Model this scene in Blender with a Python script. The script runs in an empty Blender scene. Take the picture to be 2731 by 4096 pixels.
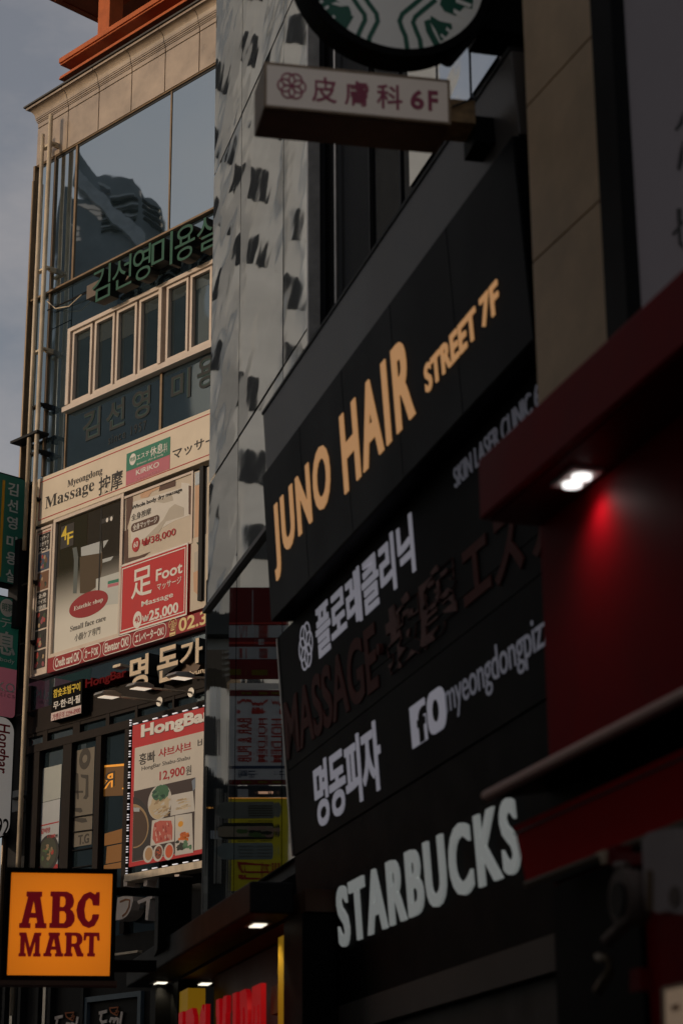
import bpy, bmesh, math, random
from mathutils import Vector, Matrix
from mathutils.geometry import tessellate_polygon
random.seed(7)
SC = bpy.context.scene
COL = SC.collection
R = math.radians

# ------------------------------------------------------------------ camera
FPX, CX, CY = 8270.0, 1365.5, 2048.0          # focal length and centre, in photo pixels (2731 x 4096)
PITCH, ROLL = R(18.695), R(-0.384)
CAM = Vector((0, 0, 1.6))
_r = Vector((1, 0, 0)); _f = Vector((0, math.cos(PITCH), math.sin(PITCH))); _u = Vector((0, -math.sin(PITCH), math.cos(PITCH)))
RT = _r * math.cos(ROLL) + _u * math.sin(ROLL)
UP = _u * math.cos(ROLL) - _r * math.sin(ROLL)
FW = _f
cam = bpy.data.cameras.new("camera"); camo = bpy.data.objects.new("camera", cam); COL.objects.link(camo)
camo.matrix_world = Matrix(((RT.x, UP.x, -FW.x, CAM.x), (RT.y, UP.y, -FW.y, CAM.y), (RT.z, UP.z, -FW.z, CAM.z), (0, 0, 0, 1)))
cam.sensor_fit = 'VERTICAL'; cam.sensor_height = 36; cam.lens = FPX / 4096 * 36
cam.clip_end = 3000
cam.dof.use_dof = True; cam.dof.focus_distance = 38; cam.dof.aperture_fstop = 1.9
SC.camera = camo

# ------------------------------------------------------------------ sky, sun, exposure
SUN_AZ, SUN_EL = 248.8, 13.0                    # clockwise from +Y
SC.view_settings.view_transform = 'Standard'; SC.view_settings.look = 'None'
SC.view_settings.gamma = 1; SC.view_settings.exposure = -0.45
W = bpy.data.worlds.new("World"); SC.world = W; W.use_nodes = True
nt = W.node_tree; N = nt.nodes; L = nt.links; N.clear()
out = N.new('ShaderNodeOutputWorld'); bg = N.new('ShaderNodeBackground'); bg.inputs[1].default_value = 0.11
sky = N.new('ShaderNodeTexSky'); sky.sky_type = 'NISHITA'; sky.sun_disc = False
sky.sun_elevation = R(SUN_EL); sky.sun_rotation = R(SUN_AZ); sky.dust_density = 2.0; sky.air_density = 1.0
tc = N.new('ShaderNodeTexCoord'); mp = N.new('ShaderNodeMapping'); mp.inputs['Scale'].default_value = (2.2, 2.2, 3.8)
mp.inputs['Location'].default_value = (0.3, 0.1, 0.55)
nz = N.new('ShaderNodeTexNoise'); nz.inputs['Scale'].default_value = 1.6; nz.inputs['Detail'].default_value = 7; nz.inputs['Roughness'].default_value = .58
cr = N.new('ShaderNodeValToRGB'); cr.color_ramp.elements[0].position = .46; cr.color_ramp.elements[1].position = .80
cr.color_ramp.elements[0].color = (.30, .30, .30, 1); cr.color_ramp.elements[1].color = (1, 1, 1, 1)
mx = N.new('ShaderNodeMix'); mx.data_type = 'RGBA'; mx.inputs[7].default_value = (5.6, 5.1, 4.9, 1)
L.new(tc.outputs['Generated'], mp.inputs[0]); L.new(mp.outputs[0], nz.inputs[0]); L.new(nz.outputs[0], cr.inputs[0])
L.new(cr.outputs[0], mx.inputs[0]); L.new(sky.outputs[0], mx.inputs[6]); L.new(mx.outputs[2], bg.inputs[0]); L.new(bg.outputs[0], out.inputs[0])
sl = bpy.data.lights.new("sun", 'SUN'); sl.energy = 1.8; sl.angle = R(0.6); sl.color = (1, .80, .61)
so = bpy.data.objects.new("sun", sl); COL.objects.link(so)
SDIR = Vector((math.sin(R(SUN_AZ)) * math.cos(R(SUN_EL)), math.cos(R(SUN_AZ)) * math.cos(R(SUN_EL)), math.sin(R(SUN_EL))))
so.rotation_euler = SDIR.to_track_quat('Z', 'Y').to_euler(); so.location = (-30, -10, 40)

# ------------------------------------------------------------------ measuring: pixel rays onto real planes
def ray(x, y): return FW * FPX + RT * (x - CX) - UP * (y - CY)
def atY(x, y, Y):
    d = ray(x, y); return CAM + d * (Y / d.y)
def K(ox, oy, s): return lambda x, y: (ox + x / s, oy + y / s)
class Fr:
    """an upright (or slightly leaning) wall frame: u along the wall, w up, o out of the wall"""
    def __init__(s, az, P, tilt=0):
        a = R(az); s.d = Vector((math.sin(a), -math.cos(a), 0)); n = Vector((-math.cos(a), -math.sin(a), 0)); t = R(tilt)
        z = Vector((0, 0, 1)); s.W = z * math.cos(t) + n * math.sin(t); s.n = n * math.cos(t) - z * math.sin(t); s.P = P.copy(); s.z0 = P.z
    def loc(s, u, w, o=0): return s.P + s.d * u + s.W * (w - s.z0) + s.n * o
    def uw(s, q, o=0):
        d = ray(*q); P = s.P + s.n * o; p = CAM + d * ((P - CAM).dot(s.n) / d.dot(s.n)); e = p - P
        return e.dot(s.d), e.dot(s.W) + s.z0
    def ux(s, x, w, o=0):                       # u where pixel column x crosses height w
        m = ray(x, 0).cross(ray(x, 1000)); b = s.loc(0, w, o)
        return -(b - CAM).dot(m) / s.d.dot(m)
    def ow(s, q, u):                            # (o, w) of a pixel on the cross plane u = const
        d = ray(*q); P = s.loc(u, s.z0, 0); p = CAM + d * ((P - CAM).dot(s.d) / d.dot(s.d)); e = p - P
        return e.dot(s.n), e.dot(s.W) + s.z0
    def bx(s, l, r, b, t, o=0):                 # extents from the left-, right-, bottom- and topmost pixels
        return (s.uw(l, o)[0], s.uw(r, o)[0], s.uw(b, o)[1], s.uw(t, o)[1])
    def pts(s, qs, o=0): return [s.uw(q, o) for q in qs]

# ------------------------------------------------------------------ materials
MATS = {}
def mat(name, col, rough=.5, spec=.4, metal=0, var=.12, vs=3.0, emit=0, bump=0, coat=0, ecol=None, stretch=(1, 1, 1)):
    if name in MATS: return MATS[name]
    m = bpy.data.materials.new(name); m.use_nodes = True; t = m.node_tree; b = t.nodes['Principled BSDF']
    b.inputs['Base Color'].default_value = (*col, 1); b.inputs['Roughness'].default_value = rough
    b.inputs['Specular IOR Level'].default_value = spec; b.inputs['Metallic'].default_value = metal; b.inputs['Coat Weight'].default_value = coat
    b.inputs['Coat Roughness'].default_value = .08
    if var:
        c = t.nodes.new('ShaderNodeTexCoord'); p = t.nodes.new('ShaderNodeMapping'); p.inputs['Scale'].default_value = stretch
        n = t.nodes.new('ShaderNodeTexNoise'); n.inputs['Scale'].default_value = vs; n.inputs['Detail'].default_value = 6
        n.inputs['Roughness'].default_value = .62
        r = t.nodes.new('ShaderNodeMapRange'); r.inputs[1].default_value = .3; r.inputs[2].default_value = .7
        r.inputs[3].default_value = 1 - var; r.inputs[4].default_value = 1 + var
        x = t.nodes.new('ShaderNodeMix'); x.data_type = 'RGBA'; x.blend_type = 'MULTIPLY'; x.inputs[0].default_value = 1; x.inputs[6].default_value = (*col, 1)
        t.links.new(c.outputs['Object'], p.inputs[0]); t.links.new(p.outputs[0], n.inputs[0]); t.links.new(n.outputs[0], r.inputs[0])
        t.links.new(r.outputs[0], x.inputs[7]); t.links.new(x.outputs[2], b.inputs['Base Color'])
        r2 = t.nodes.new('ShaderNodeMapRange'); r2.inputs[3].default_value = max(.02, rough - .08); r2.inputs[4].default_value = min(1, rough + .12)
        t.links.new(n.outputs[0], r2.inputs[0]); t.links.new(r2.outputs[0], b.inputs['Roughness'])
        if bump:
            bp = t.nodes.new('ShaderNodeBump'); bp.inputs['Strength'].default_value = bump; bp.inputs['Distance'].default_value = .02
            t.links.new(n.outputs[0], bp.inputs['Height']); t.links.new(bp.outputs[0], b.inputs['Normal'])
    if emit:
        b.inputs['Emission Color'].default_value = (*(ecol or col), 1); b.inputs['Emission Strength'].default_value = emit
    MATS[name] = m; return m
def glass(name, dark, tint, fac, rough=.015, bscale=1.0, bstr=0.0, stretch=(1, 1, 1), coord='Object'):
    if name in MATS: return MATS[name]
    m = bpy.data.materials.new(name); m.use_nodes = True; t = m.node_tree; t.nodes.clear()
    o = t.nodes.new('ShaderNodeOutputMaterial'); d = t.nodes.new('ShaderNodeBsdfDiffuse'); g = t.nodes.new('ShaderNodeBsdfGlossy'); x = t.nodes.new('ShaderNodeMixShader')
    d.inputs[0].default_value = (*dark, 1); g.inputs[0].default_value = (*tint, 1); g.inputs['Roughness'].default_value = rough; x.inputs[0].default_value = fac
    t.links.new(d.outputs[0], x.inputs[1]); t.links.new(g.outputs[0], x.inputs[2]); t.links.new(x.outputs[0], o.inputs[0])
    if bstr:
        c = t.nodes.new('ShaderNodeTexCoord'); p = t.nodes.new('ShaderNodeMapping'); p.inputs['Scale'].default_value = stretch
        n = t.nodes.new('ShaderNodeTexNoise'); n.inputs['Scale'].default_value = bscale; n.inputs['Detail'].default_value = 2.5; n.inputs['Roughness'].default_value = .42
        bp = t.nodes.new('ShaderNodeBump'); bp.inputs['Strength'].default_value = 1; bp.inputs['Distance'].default_value = bstr
        t.links.new(c.outputs[coord], p.inputs[0]); t.links.new(p.outputs[0], n.inputs[0]); t.links.new(n.outputs[0], bp.inputs['Height']); t.links.new(bp.outputs[0], g.inputs['Normal'])
    MATS[name] = m; return m
def flat(name, col, rough=.55, var=.06): return mat(name, col, rough, .3, 0, var, 2.0)
def lit(name, col, e, base=None): return mat(name, base or col, .5, .3, 0, .05, 2, e, ecol=col)

STONE = mat('polished_beige_stone', (.39, .305, .23), .28, .5, 0, .30, 1.1, bump=.1, coat=.35)
COPING = mat('dark_coping_metal', (.05, .045, .04), .5)
DARKW = mat('dark_cladding', (.022, .023, .025), .5, .2, 0, .2, 1.5)
SPANDREL = glass('spandrel_glass', (.030, .048, .062), (.60, .72, .80), .40, .04, .5, .012)
SKYGL = glass('reflecting_window_glass', (.018, .030, .038), (.70, .80, .87), .62, .02, .5, .009)
DIMGL = glass('dim_window_glass', (.020, .032, .038), (.6, .70, .74), .28, .03, .6, .012)
INNER = mat('dark_room', (.012, .011, .010), .8)
FRAMEB = mat('beige_painted_frame', (.62, .52, .44), .45, .4, 0, .08, 4)
GOLDF = mat('bronze_trim', (.20, .13, .07), .35, .5, .3, .2, 4)
PIPE = mat('cream_pipe', (.62, .51, .37), .4, .5, 0, .25, 5, stretch=(1, 1, .4))
DARKM = mat('dark_metal', (.018, .017, .017), .5, .15, 0, .2, 5)
BLACK = mat('black_paint', (.004, .004, .004), .55, .05, 0, .2, 3)
ORANGE = mat('orange_painted_steel', (.50, .13, .045), .5, .15, 0, .15, 3)
WHITE = mat('white_paint', (.78, .76, .72), .5, .4, 0, .06, 4)
CREAM = mat('cream_sign_face', (.70, .60, .47), .45, .4, 0, .07, 1.5)
REDINK = flat('red_ink', (.42, .025, .03)); DKRED = flat('dark_red_print', (.30, .018, .025))
INK = flat('black_ink', (.03, .027, .026)); GREYINK = flat('grey_ink', (.10, .095, .09))
WHITEP = flat('white_print', (.76, .73, .68)); YELLOW = flat('yellow_print', (.75, .55, .05))
GREENP = flat('green_print', (.03, .20, .13)); PINKP = flat('pink_print', (.50, .15, .19)); PINKL = flat('light_pink_print', (.62, .3, .33))
STEEL = mat('brushed_steel', (.5, .47, .43), .35, .5, .8, .15, 6)

# ------------------------------------------------------------------ mesh building
_TX = {}
def curve_tris(key, make):
    if key in _TX: return _TX[key]
    c = make(); c.extrude = .5
    o = bpy.data.objects.new("tmp", c); COL.objects.link(o); dg = bpy.context.evaluated_depsgraph_get(); dg.update()
    m = bpy.data.meshes.new_from_object(o.evaluated_get(dg)); v = [tuple(q.co) for q in m.vertices]; f = [tuple(p.vertices) for p in m.polygons]
    bpy.data.objects.remove(o); bpy.data.curves.remove(c); bpy.data.meshes.remove(m)
    _TX[key] = (v, f); return v, f
def text_tris(s, bold=0, gap=1.0):
    def make():
        c = bpy.data.curves.new("tmp", "FONT"); c.body = s; c.offset = bold; c.resolution_u = 4; c.space_character = gap; return c
    return curve_tris((s, bold, gap), make)
def shape_tris(key, splines):
    def make():
        c = bpy.data.curves.new("tmp", "CURVE"); c.dimensions = '2D'; c.fill_mode = 'BOTH'
        for p in splines:
            q = c.splines.new('POLY'); q.points.add(len(p) - 1); q.use_cyclic_u = True
            for i, (x, y) in enumerate(p): q.points[i].co = (x, y, 0, 1)
        return c
    return curve_tris(key, make)
class MB:
    def __init__(s): s.v = []; s.f = []
    def add(s, vs, fs):
        n = len(s.v); s.v += [Vector(p) for p in vs]; s.f += [tuple(i + n for i in f) for f in fs]; return s
    def box(s, fr, u0, u1, w0, w1, o0, o1):
        p = [fr.loc(u, w, o) for o in (o0, o1) for w in (w0, w1) for u in (u0, u1)]
        return s.add(p, [(0, 2, 3, 1), (4, 5, 7, 6), (0, 1, 5, 4), (2, 6, 7, 3), (0, 4, 6, 2), (1, 3, 7, 5)])
    def frame(s, fr, u0, u1, w0, w1, t, o0, o1):   # four mitre-free bars butted end to end
        s.box(fr, u0, u0 + t, w0, w1, o0, o1); s.box(fr, u1 - t, u1, w0, w1, o0, o1)
        s.box(fr, u0 + t, u1 - t, w0, w0 + t, o0, o1); return s.box(fr, u0 + t, u1 - t, w1 - t, w1, o0, o1)
    def prism(s, fr, pts, o0, o1):
        n = len(pts); p = [fr.loc(u, w, o0) for u, w in pts] + [fr.loc(u, w, o1) for u, w in pts]
        t = tessellate_polygon([[Vector((u, w, 0)) for u, w in pts]])
        f = [tuple(reversed(a)) for a in t] + [tuple(i + n for i in a) for a in t]
        f += [(i, (i + 1) % n, (i + 1) % n + n, i + n) for i in range(n)]
        return s.add(p, f)
    def disc(s, fr, u, w, ru, rw, o0, o1, n=36, a0=0, wob=0):
        return s.prism(fr, [(u + ru * (1 + wob * random.uniform(-1, 1)) * math.cos(2 * math.pi * i / n + a0), w + rw * (1 + wob * random.uniform(-1, 1)) * math.sin(2 * math.pi * i / n + a0)) for i in range(n)], o0, o1)
    def rbox(s, fr, u0, u1, w0, w1, r, o0, o1):   # rounded rectangle
        p = []
        for cu, cw, a in ((u1 - r, w1 - r, 0), (u0 + r, w1 - r, 90), (u0 + r, w0 + r, 180), (u1 - r, w0 + r, 270)):
            p += [(cu + r * math.cos(R(a + k * 15)), cw + r * math.sin(R(a + k * 15))) for k in range(7)]
        return s.prism(fr, p, o0, o1)
    def sweep(s, fr, prof, u0, u1):               # profile of (o, w) drawn along u
        n = len(prof); p = [fr.loc(u0, w, o) for o, w in prof] + [fr.loc(u1, w, o) for o, w in prof]
        t = tessellate_polygon([[Vector((o, w, 0)) for o, w in prof]])
        f = [tuple(a) for a in t] + [tuple(i + n for i in reversed(a)) for a in t]
        f += [(i, (i + 1) % n, (i + 1) % n + n, i + n) for i in range(n)]
        return s.add(p, f)
    def tube(s, path, r, n=10):
        path = [Vector(p) for p in path]; rings = []
        for i, p in enumerate(path):
            d = (path[min(i + 1, len(path) - 1)] - path[max(i - 1, 0)]).normalized()
            a = d.orthogonal().normalized() if abs(d.z) > .95 else d.cross(Vector((0, 0, 1))).normalized(); b = d.cross(a)
            rings.append([p + (a * math.cos(2 * math.pi * k / n) + b * math.sin(2 * math.pi * k / n)) * r for k in range(n)])
        f = [(i * n + k, i * n + (k + 1) % n, (i + 1) * n + (k + 1) % n, (i + 1) * n + k) for i in range(len(path) - 1) for k in range(n)]
        f += [tuple(range(n - 1, -1, -1)), tuple((len(path) - 1) * n + k for k in range(n))]
        return s.add([q for g in rings for q in g], f)
    def ribbon(s, fr, pts, wd, o0, o1):
        Lf, Rt = [], []
        for i, p in enumerate(pts):
            a = pts[max(i - 1, 0)]; b = pts[min(i + 1, len(pts) - 1)]; dx, dy = b[0] - a[0], b[1] - a[1]; l = math.hypot(dx, dy) or 1
            k = wd / 2; Lf.append((p[0] - dy / l * k, p[1] + dx / l * k)); Rt.append((p[0] + dy / l * k, p[1] - dx / l * k))
        return s.prism(fr, Lf + Rt[::-1], o0, o1)
    def fit(s, fr, tv, box, o0, o1, mirror=False, turn=0, ext=None):
        v, f = tv; q = [((x, y) if turn == 0 else (y, -x) if turn == 1 else (-y, x)) + (z,) for x, y, z in v]
        if mirror: q = [(-x, y, z) for x, y, z in q]
        if ext: x0, x1, y0, y1 = ext
        else: x0, x1 = min(a[0] for a in q), max(a[0] for a in q); y0, y1 = min(a[1] for a in q), max(a[1] for a in q)
        u0, u1, w0, w1 = box
        p = [fr.loc(u0 + (x - x0) / (x1 - x0) * (u1 - u0), w0 + (y - y0) / (y1 - y0) * (w1 - w0), o0 + (z + .5) * (o1 - o0)) for x, y, z in q]
        return s.add(p, f)
    def text(s, fr, t, box, o0, o1, bold=0, gap=1.0, **k): return s.fit(fr, text_tris(t, bold, gap), box, o0, o1, **k)
    def shape(s, fr, key, splines, box, o0, o1, **k): return s.fit(fr, shape_tris(key, splines), box, o0, o1, **k)
    def obj(s, name, material, parent=None, label=None, smooth=False, bevel=0):
        me = bpy.data.meshes.new(name); off = parent.matrix_world.translation.copy() if parent else Vector((0, 0, 0))
        if parent: off = world_of(parent)
        else: off = sum(s.v, Vector()) / len(s.v); off.z = min(v.z for v in s.v)
        me.from_pydata([tuple(v - off) for v in s.v], [], s.f); bm = bmesh.new(); bm.from_mesh(me)
        bmesh.ops.recalc_face_normals(bm, faces=bm.faces); bm.to_mesh(me); bm.free(); me.materials.append(material)
        if smooth:
            for p in me.polygons: p.use_smooth = True
        o = bpy.data.objects.new(name, me); COL.objects.link(o)
        if parent: o.parent = parent
        else: o.location = off
        if bevel:
            b = o.modifiers.new("bevel", 'BEVEL'); b.width = bevel; b.segments = 2; b.limit_method = 'ANGLE'
        if label: o['label'] = label
        return o
def world_of(o):
    p = Vector((0, 0, 0))
    while o: p += o.location; o = o.parent
    return p
def thing(name, label, cat, loc, group=None):
    o = bpy.data.objects.new(name, None); COL.objects.link(o); o.location = loc; o.empty_display_size = .2
    o['label'] = label; o['category'] = cat
    if group: o['group'] = group
    return o
def tag(o, label, cat, group=None):
    o['label'] = label; o['category'] = cat
    if group: o['group'] = group
    return o
def struct(o): o['kind'] = 'structure'; return o

# ------------------------------------------------------------------ wall frames
A = Fr(44.3, atY(820, 2000, 35.0))             # corner office block, far left
B = Fr(16.0, atY(1650, 3550, 16.0), 3.7)        # leaning stack of shop signs
G = Fr(15.3, atY(830, 2000, 25.6))             # mirror glass curtain wall
c1, c2, c3, c4 = K(0, 0, 1.568), K(0, 900, 1.568), K(0, 1800, 1.568), K(0, 2500, 1.568)
c5, c6, c9, c10 = K(0, 3300, 1.3067), K(780, 0, 1.1042), K(780, 900, 1.6805), K(780, 2200, 1.6805)
j3, k7, r4, r5, r6 = K(1000, 1000, 1.3067), K(1000, 2200, 1.3067), K(1900, 0, 1.568), K(1700, 1400, 1.5209), K(1700, 2500, 1.4733)
m1, m2, h4, s5, b6 = K(100, 1600, 2.0907), K(150, 2100, 2.3403), K(480, 2750, 2.94), K(100, 2650, 2.613), K(500, 3500, 2.0907)
bl, t5, tl, lf, q3 = K(0, 3800, 1.7422), K(1700, 0, 3.136), K(0, 0, 3.136), K(0, 1800, 1.47), K(2300, 3200, 2.625)

# ================================================================== ground
m = MB(); fl = Fr(90, Vector((0, 0, 0)))
ground = struct(MB().add([(-900, -900, 0), (900, -900, 0), (900, 900, 0), (-900, 900, 0)], [(0, 1, 2, 3)]).obj('ground', mat('asphalt', (.05, .05, .05), .9, var=.2, vs=.4)))

# ================================================================== corner office block (frame A)
uL = A.ux(148, 23.0); uG = A.ux(136, 21.5); zT, zB = 22.58, A.uw(c2(435, 362))[1]
off = thing('office_building', 'narrow office block with beige stone cornice and dark glass behind the sign boards', 'building', A.loc(-2, 0, -4))
UR = 3.2
CT = A.uw((108, 427), .21)[1]; CB = A.uw((148, 496), .02)[1]; ch = CT - CB
MB().box(A, uG, UR, 0, 22.5, -9, -.14).box(A, uL, UR, 22.5, CT, -9, -.05).obj('wall', DARKW, off)
xs = [A.ux(a / 1.568, 22.9) for a in (425, 619, 825, 1035, 1250)]; js = [uL] + xs + [xs[-1] + .95 * k for k in (1, 2, 3)]
m = MB()
for a, b in zip(js[:-1], js[1:]):
    m.box(A, a + .012, b - .012, zT, CB - .13, -.05, .0); m.box(A, a + .012, b - .012, CB - .112, CB - .01, -.05, .004)
m.obj('stone_band', STONE, off, bevel=.006)
m = MB()
def cw(t): return CB + ch * t
prof = [(-.04, cw(0)), (.012, cw(0)), (.012, cw(.055)), (-.05, cw(.055)), (-.05, cw(.085)), (.025, cw(.08)), (.025, cw(.155)), (-.04, cw(.155)), (-.04, cw(.185)), (.04, cw(.18)), (.04, cw(.25)), (-.02, cw(.25)), (-.02, cw(.278))] + \
       [(.045 + .125 * (1 - math.cos(math.pi / 2 * k / 9)), cw(.278 + .494 * math.sin(math.pi / 2 * k / 9))) for k in range(10)] + \
       [(.10, cw(.772)), (.10, cw(.81)), (.195, cw(.81)), (.195, cw(.93)), (-.04, cw(.93))]
cj = [uL] + js[1:]
for n_, (a, b) in enumerate(zip(cj[:-1], cj[1:])):
    m.sweep(A, prof, a + .008, b - .008)
    if n_ == 0:                                 # mitred return at the far corner
        for k in range(len(prof)): m.v[k] -= A.d * prof[k][0]
m.obj('cornice', STONE, off)
MB().box(A, uL - .23, UR, cw(.965), cw(1.06), -.04, .23).box(A, uL - .16, UR, cw(.93), cw(.965), -.04, .16).obj('coping', COPING, off)
# big glazing under the stone band
u1, u2 = A.ux(293, 21.0), A.ux(673, 21.0)
ug0 = A.ux(c1(330, 0)[0], 21.0)
for a, b in ((uG + .02, ug0 - .05), (ug0, u1 - .03), (u1 + .03, u2 - .02), (u2 + .02, UR)):
    w = MB().box(A, a, b, zB + .04, zT - .03, -.12, -.06).obj('window', SKYGL, off)
MB().box(A, uG - .04, uG + .02, 0, zT, -.2, .03).box(A, u1 - .03, u1 + .03, zB + .04, zT - .03, -.14, -.035).box(A, u2 - .02, u2 + .02, zB + .04, zT - .03, -.14, -.045) \
    .box(A, ug0 - .05, ug0, 15.45, zT - .03, -.14, -.02).box(A, uG + .02, UR, zB, zB + .04, -.14, .02).box(A, uG + .02, UR, zT - .03, zT, -.14, -.02).obj('bronze_trim', GOLDF, off)
# spandrel strips between the floors
wf0, wf1 = 16.67, 18.38
uf = A.ux(c2(424, 0)[0], 17.5)
sp = [(uG + .02, ug0 - .05, 15.4, zB), (ug0, uf - .03, wf1 + .25, zB), (uf - .03 + .02, UR, wf1 + .72, zB), (uf, UR, wf1, wf1 + .70), (ug0, uf - .04, 15.4, wf1 + .23)]
for a, b, c, d in sp: MB().box(A, a, b, c, d, -.13, -.07).obj('spandrel', SPANDREL, off)
u4 = A.ux(c2(1000, 0)[0], 16.0)
for a, b in ((uf, u4 - .03), (u4 + .03, UR)): MB().box(A, a, b, 15.38, wf0 - .02, -.13, -.06).obj('spandrel', SPANDREL, off)
MB().box(A, u4 - .03, u4 + .03, 15.38, wf0 - .02, -.13, -.03).box(A, uf - .04, uf, 15.38, wf1, -.13, -.03).obj('mullion', GOLDF, off)
# cream casement band: six casements and their frame
fr_ = MB(); fo = -.07
fr_.box(A, uf, UR, wf0 - .10, wf0, -.13, .10); fr_.box(A, uf, UR, wf0, wf0 + .07, -.13, fo + .08); fr_.box(A, uf, UR, wf1 - .08, wf1, -.13, fo + .1)
fr_.box(A, uf, uf + .09, wf0 + .07, wf1 - .08, -.13, fo + .1)
fr_.box(A, u4 - .045, u4 + .045, wf0 + .07, wf1 - .08, -.13, fo + .11)
BLND = glass('blind_behind_glass', (.055, .066, .066), (.6, .7, .74), .22, .05)
win = fr_.obj('window_band', FRAMEB, off, label='cream framed band of narrow casement windows')
cas = [(455, 558), (595, 698), (733, 838), (876, 987), (1048, 1162), (1198, 1310), (1345, 1460)]
for a, b in cas:
    ua, ub = A.ux(c2(a, 0)[0], 17.5), A.ux(c2(b, 0)[0], 17.5)
    sash = MB().frame(A, ua - .055, ub + .055, wf0 + .075, wf1 - .085, .06, -.12, fo + .05)
    sash.obj('sash', FRAMEB, win); MB().box(A, ua - .02, ub + .02, wf0 + .11, wf1 - .12, -.12, -.10).obj('pane', DIMGL, win); bh = random.choice((.25, .4, .15, .55)); MB().box(A, ua, ub, wf1 - .14 - bh, wf1 - .14, -.10, -.095).obj('blind', BLND, win)
MB().box(A, uf + .09, UR, wf0 + .07, wf1 - .08, -.135, -.125).obj('backing', INNER, win)
# rain pipes with brackets, left edge
for k, (xa, xb, wtop, wbot) in enumerate(((171, 104, 23.05, 13.9), (201, 125, 23.4, 5.0))):
    pt = [A.loc(A.ux(xa, wtop, .22) if w == wtop else A.ux(x, w, .22), w, .22) for x, w in ((xa, wtop),)]
    u_a = A.ux(xa, 22.8, .22); MB().tube([A.loc(u_a, wtop, .22), A.loc(u_a, (wtop + wbot) / 2, .22), A.loc(u_a, wbot, .22)], .048 if k else .042).obj('rain_pipe', PIPE, off, smooth=True)
    if k == 0: ua0 = u_a
    else: ua1 = u_a
for w in (22.75, 19.9, 18.1, 16.9, 15.9, 14.9, 13.2, 12.0, 10.6, 9.0, 7.4):
    MB().box(A, ua0 - .06, ua1 + .06, w - .02, w + .02, .10, .20).box(A, ua1 - .03, ua1 + .03, w - .05, w + .05, -.07, .10).obj('pipe_bracket', PIPE if w > 17 else DARKM, off)
MB().box(A, uG - .02, ua1 + .1, 16.25, 16.30, .0, .3).obj('cable_shelf', DARKM, off)
MB().tube([A.loc(uG + .02, 22.2, .05), A.loc(uG + .02, 5, .05)], .03).obj('corner_pipe', GOLDF, off)

# rooftop steel frame, painted orange
pg = thing('rooftop_pergola', 'orange painted steel beams and post standing above the stone cornice', 'steel frame', A.loc(-2, 24.25, -1))
AO = -.55
z1 = A.uw(tl(750, 960), AO)[1]; ul = A.ux(tl(750, 0)[0], z1, AO)
def at(q, o): return A.uw(q, o)
zb0, zb1 = at(tl(752, 988), AO)[1], at(tl(752, 960), AO)[1]
zc0, zc1 = at(tl(755, 822), AO)[1], at(tl(755, 742), AO)[1]
MB().box(A, ul, UR, zb0, zb1, AO - .55, AO).box(A, ul, UR, zb0 - .03, zb0 - .001, AO - .6, AO + .02).obj('lower_beam', ORANGE, pg, bevel=.01)
MB().box(A, ul, UR, zc0, zc1 - .13, AO - .60, AO).box(A, ul - .01, UR, zc1 - .12, zc1, AO - .64, AO + .03).obj('upper_beam', ORANGE, pg, bevel=.01)
up0 = A.ux(tl(1222, 0)[0], zc1, AO - .1); up1 = A.ux(tl(1368, 0)[0], zc1, AO - .1)
MB().box(A, up0, up1, zc1, zc1 + 2.85, AO - .1 - .36, AO - .1).obj('post', ORANGE, pg, bevel=.01)
MB().box(A, up0 + 3, up1 + 3, zc1, zc1 + 2.85, AO - .46, AO - .1).obj('post', ORANGE, pg, bevel=.01)
for xa in (1070, 1490):
    ua = A.ux(tl(xa, 0)[0], zc0 - .05, AO - .1); MB().box(A, ua, ua + .75, zb1 + .002, zb1 + .05, AO - .3, AO - .12).obj('lamp_tube', WHITE, pg)
m = MB()   # canopy overhead, its open edge running out square to the street
zk = zc1 + 2.9; d_ = ray(*tl(900, 115)); pk = CAM + d_ * ((zk - CAM.z) / d_.z); ek = pk - A.P; uk, ok = ek.dot(A.d), ek.dot(A.n)
m.box(A, uk, UR, zk + .02, zk + .25, ok - 7, ok + 5).box(A, uk - .05, uk + .12, zk, zk + .45, ok - 7, ok + 5.02)
for k in range(9): m.box(A, uk + .121, UR, zk - .1, zk + .019, ok - 5.8 + k * 1.25, ok - 5.68 + k * 1.25)
m.obj('canopy', ORANGE, pg)

# ------------------------------------------------------------------ sign makers
def place(fr, u, w, o=0): return fr.loc(u, w, o)
def sgn(name, label, fr, box, cat='sign', group=None):
    return thing(name, label, cat, fr.loc((box[0] + box[1]) / 2, box[2], 0), group)

# green channel letters over the casements
LO = .38
s = sgn('letter_sign', 'green and black raised letters on a rail above the cream casement windows', A, A.bx(c2(580, 400), c2(1300, 100), c2(640, 465), c2(1160, 0), LO))
CHG = mat('green_letter_face', (.018, .085, .055), .5, .2); CHB = mat('letter_return', (.012, .013, .013), .4)
gl = [('김', (580, 400), (694, 330), (640, 466), (655, 256)), ('선', (705, 350), (826, 300), (770, 390), (790, 194)), ('영', (835, 260), (945, 240), (915, 332), (925, 120)),
      ('미', (950, 230), (1083, 150), (1070, 248), (1050, 52)), ('용', (1098, 120), (1224, 60), (1180, 206), (1162, 2)), ('실', (1236, 80), (1372, 0), (1320, 140), (1302, -60))]
for ch, l, r, b, t in gl:
    bx = A.bx(c2(*l), c2(*r), c2(*b), c2(*t), LO)
    o = MB().text(A, ch, bx, LO - .22, LO - .004, .004).obj('letter', CHB, s); MB().text(A, ch, bx, LO - .003, LO, .0).obj('face', CHG, o)
ra = A.uw(c2(545, 420), .1)
rw0, rw1 = A.uw(c2(548, 465), .1)[1], A.uw(c2(541, 385), .1)[1]
MB().box(A, ra[0], UR, rw0, rw1, -.06, .1).obj('rail', mat('rail_brown', (.12, .085, .06), .5), s)
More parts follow.
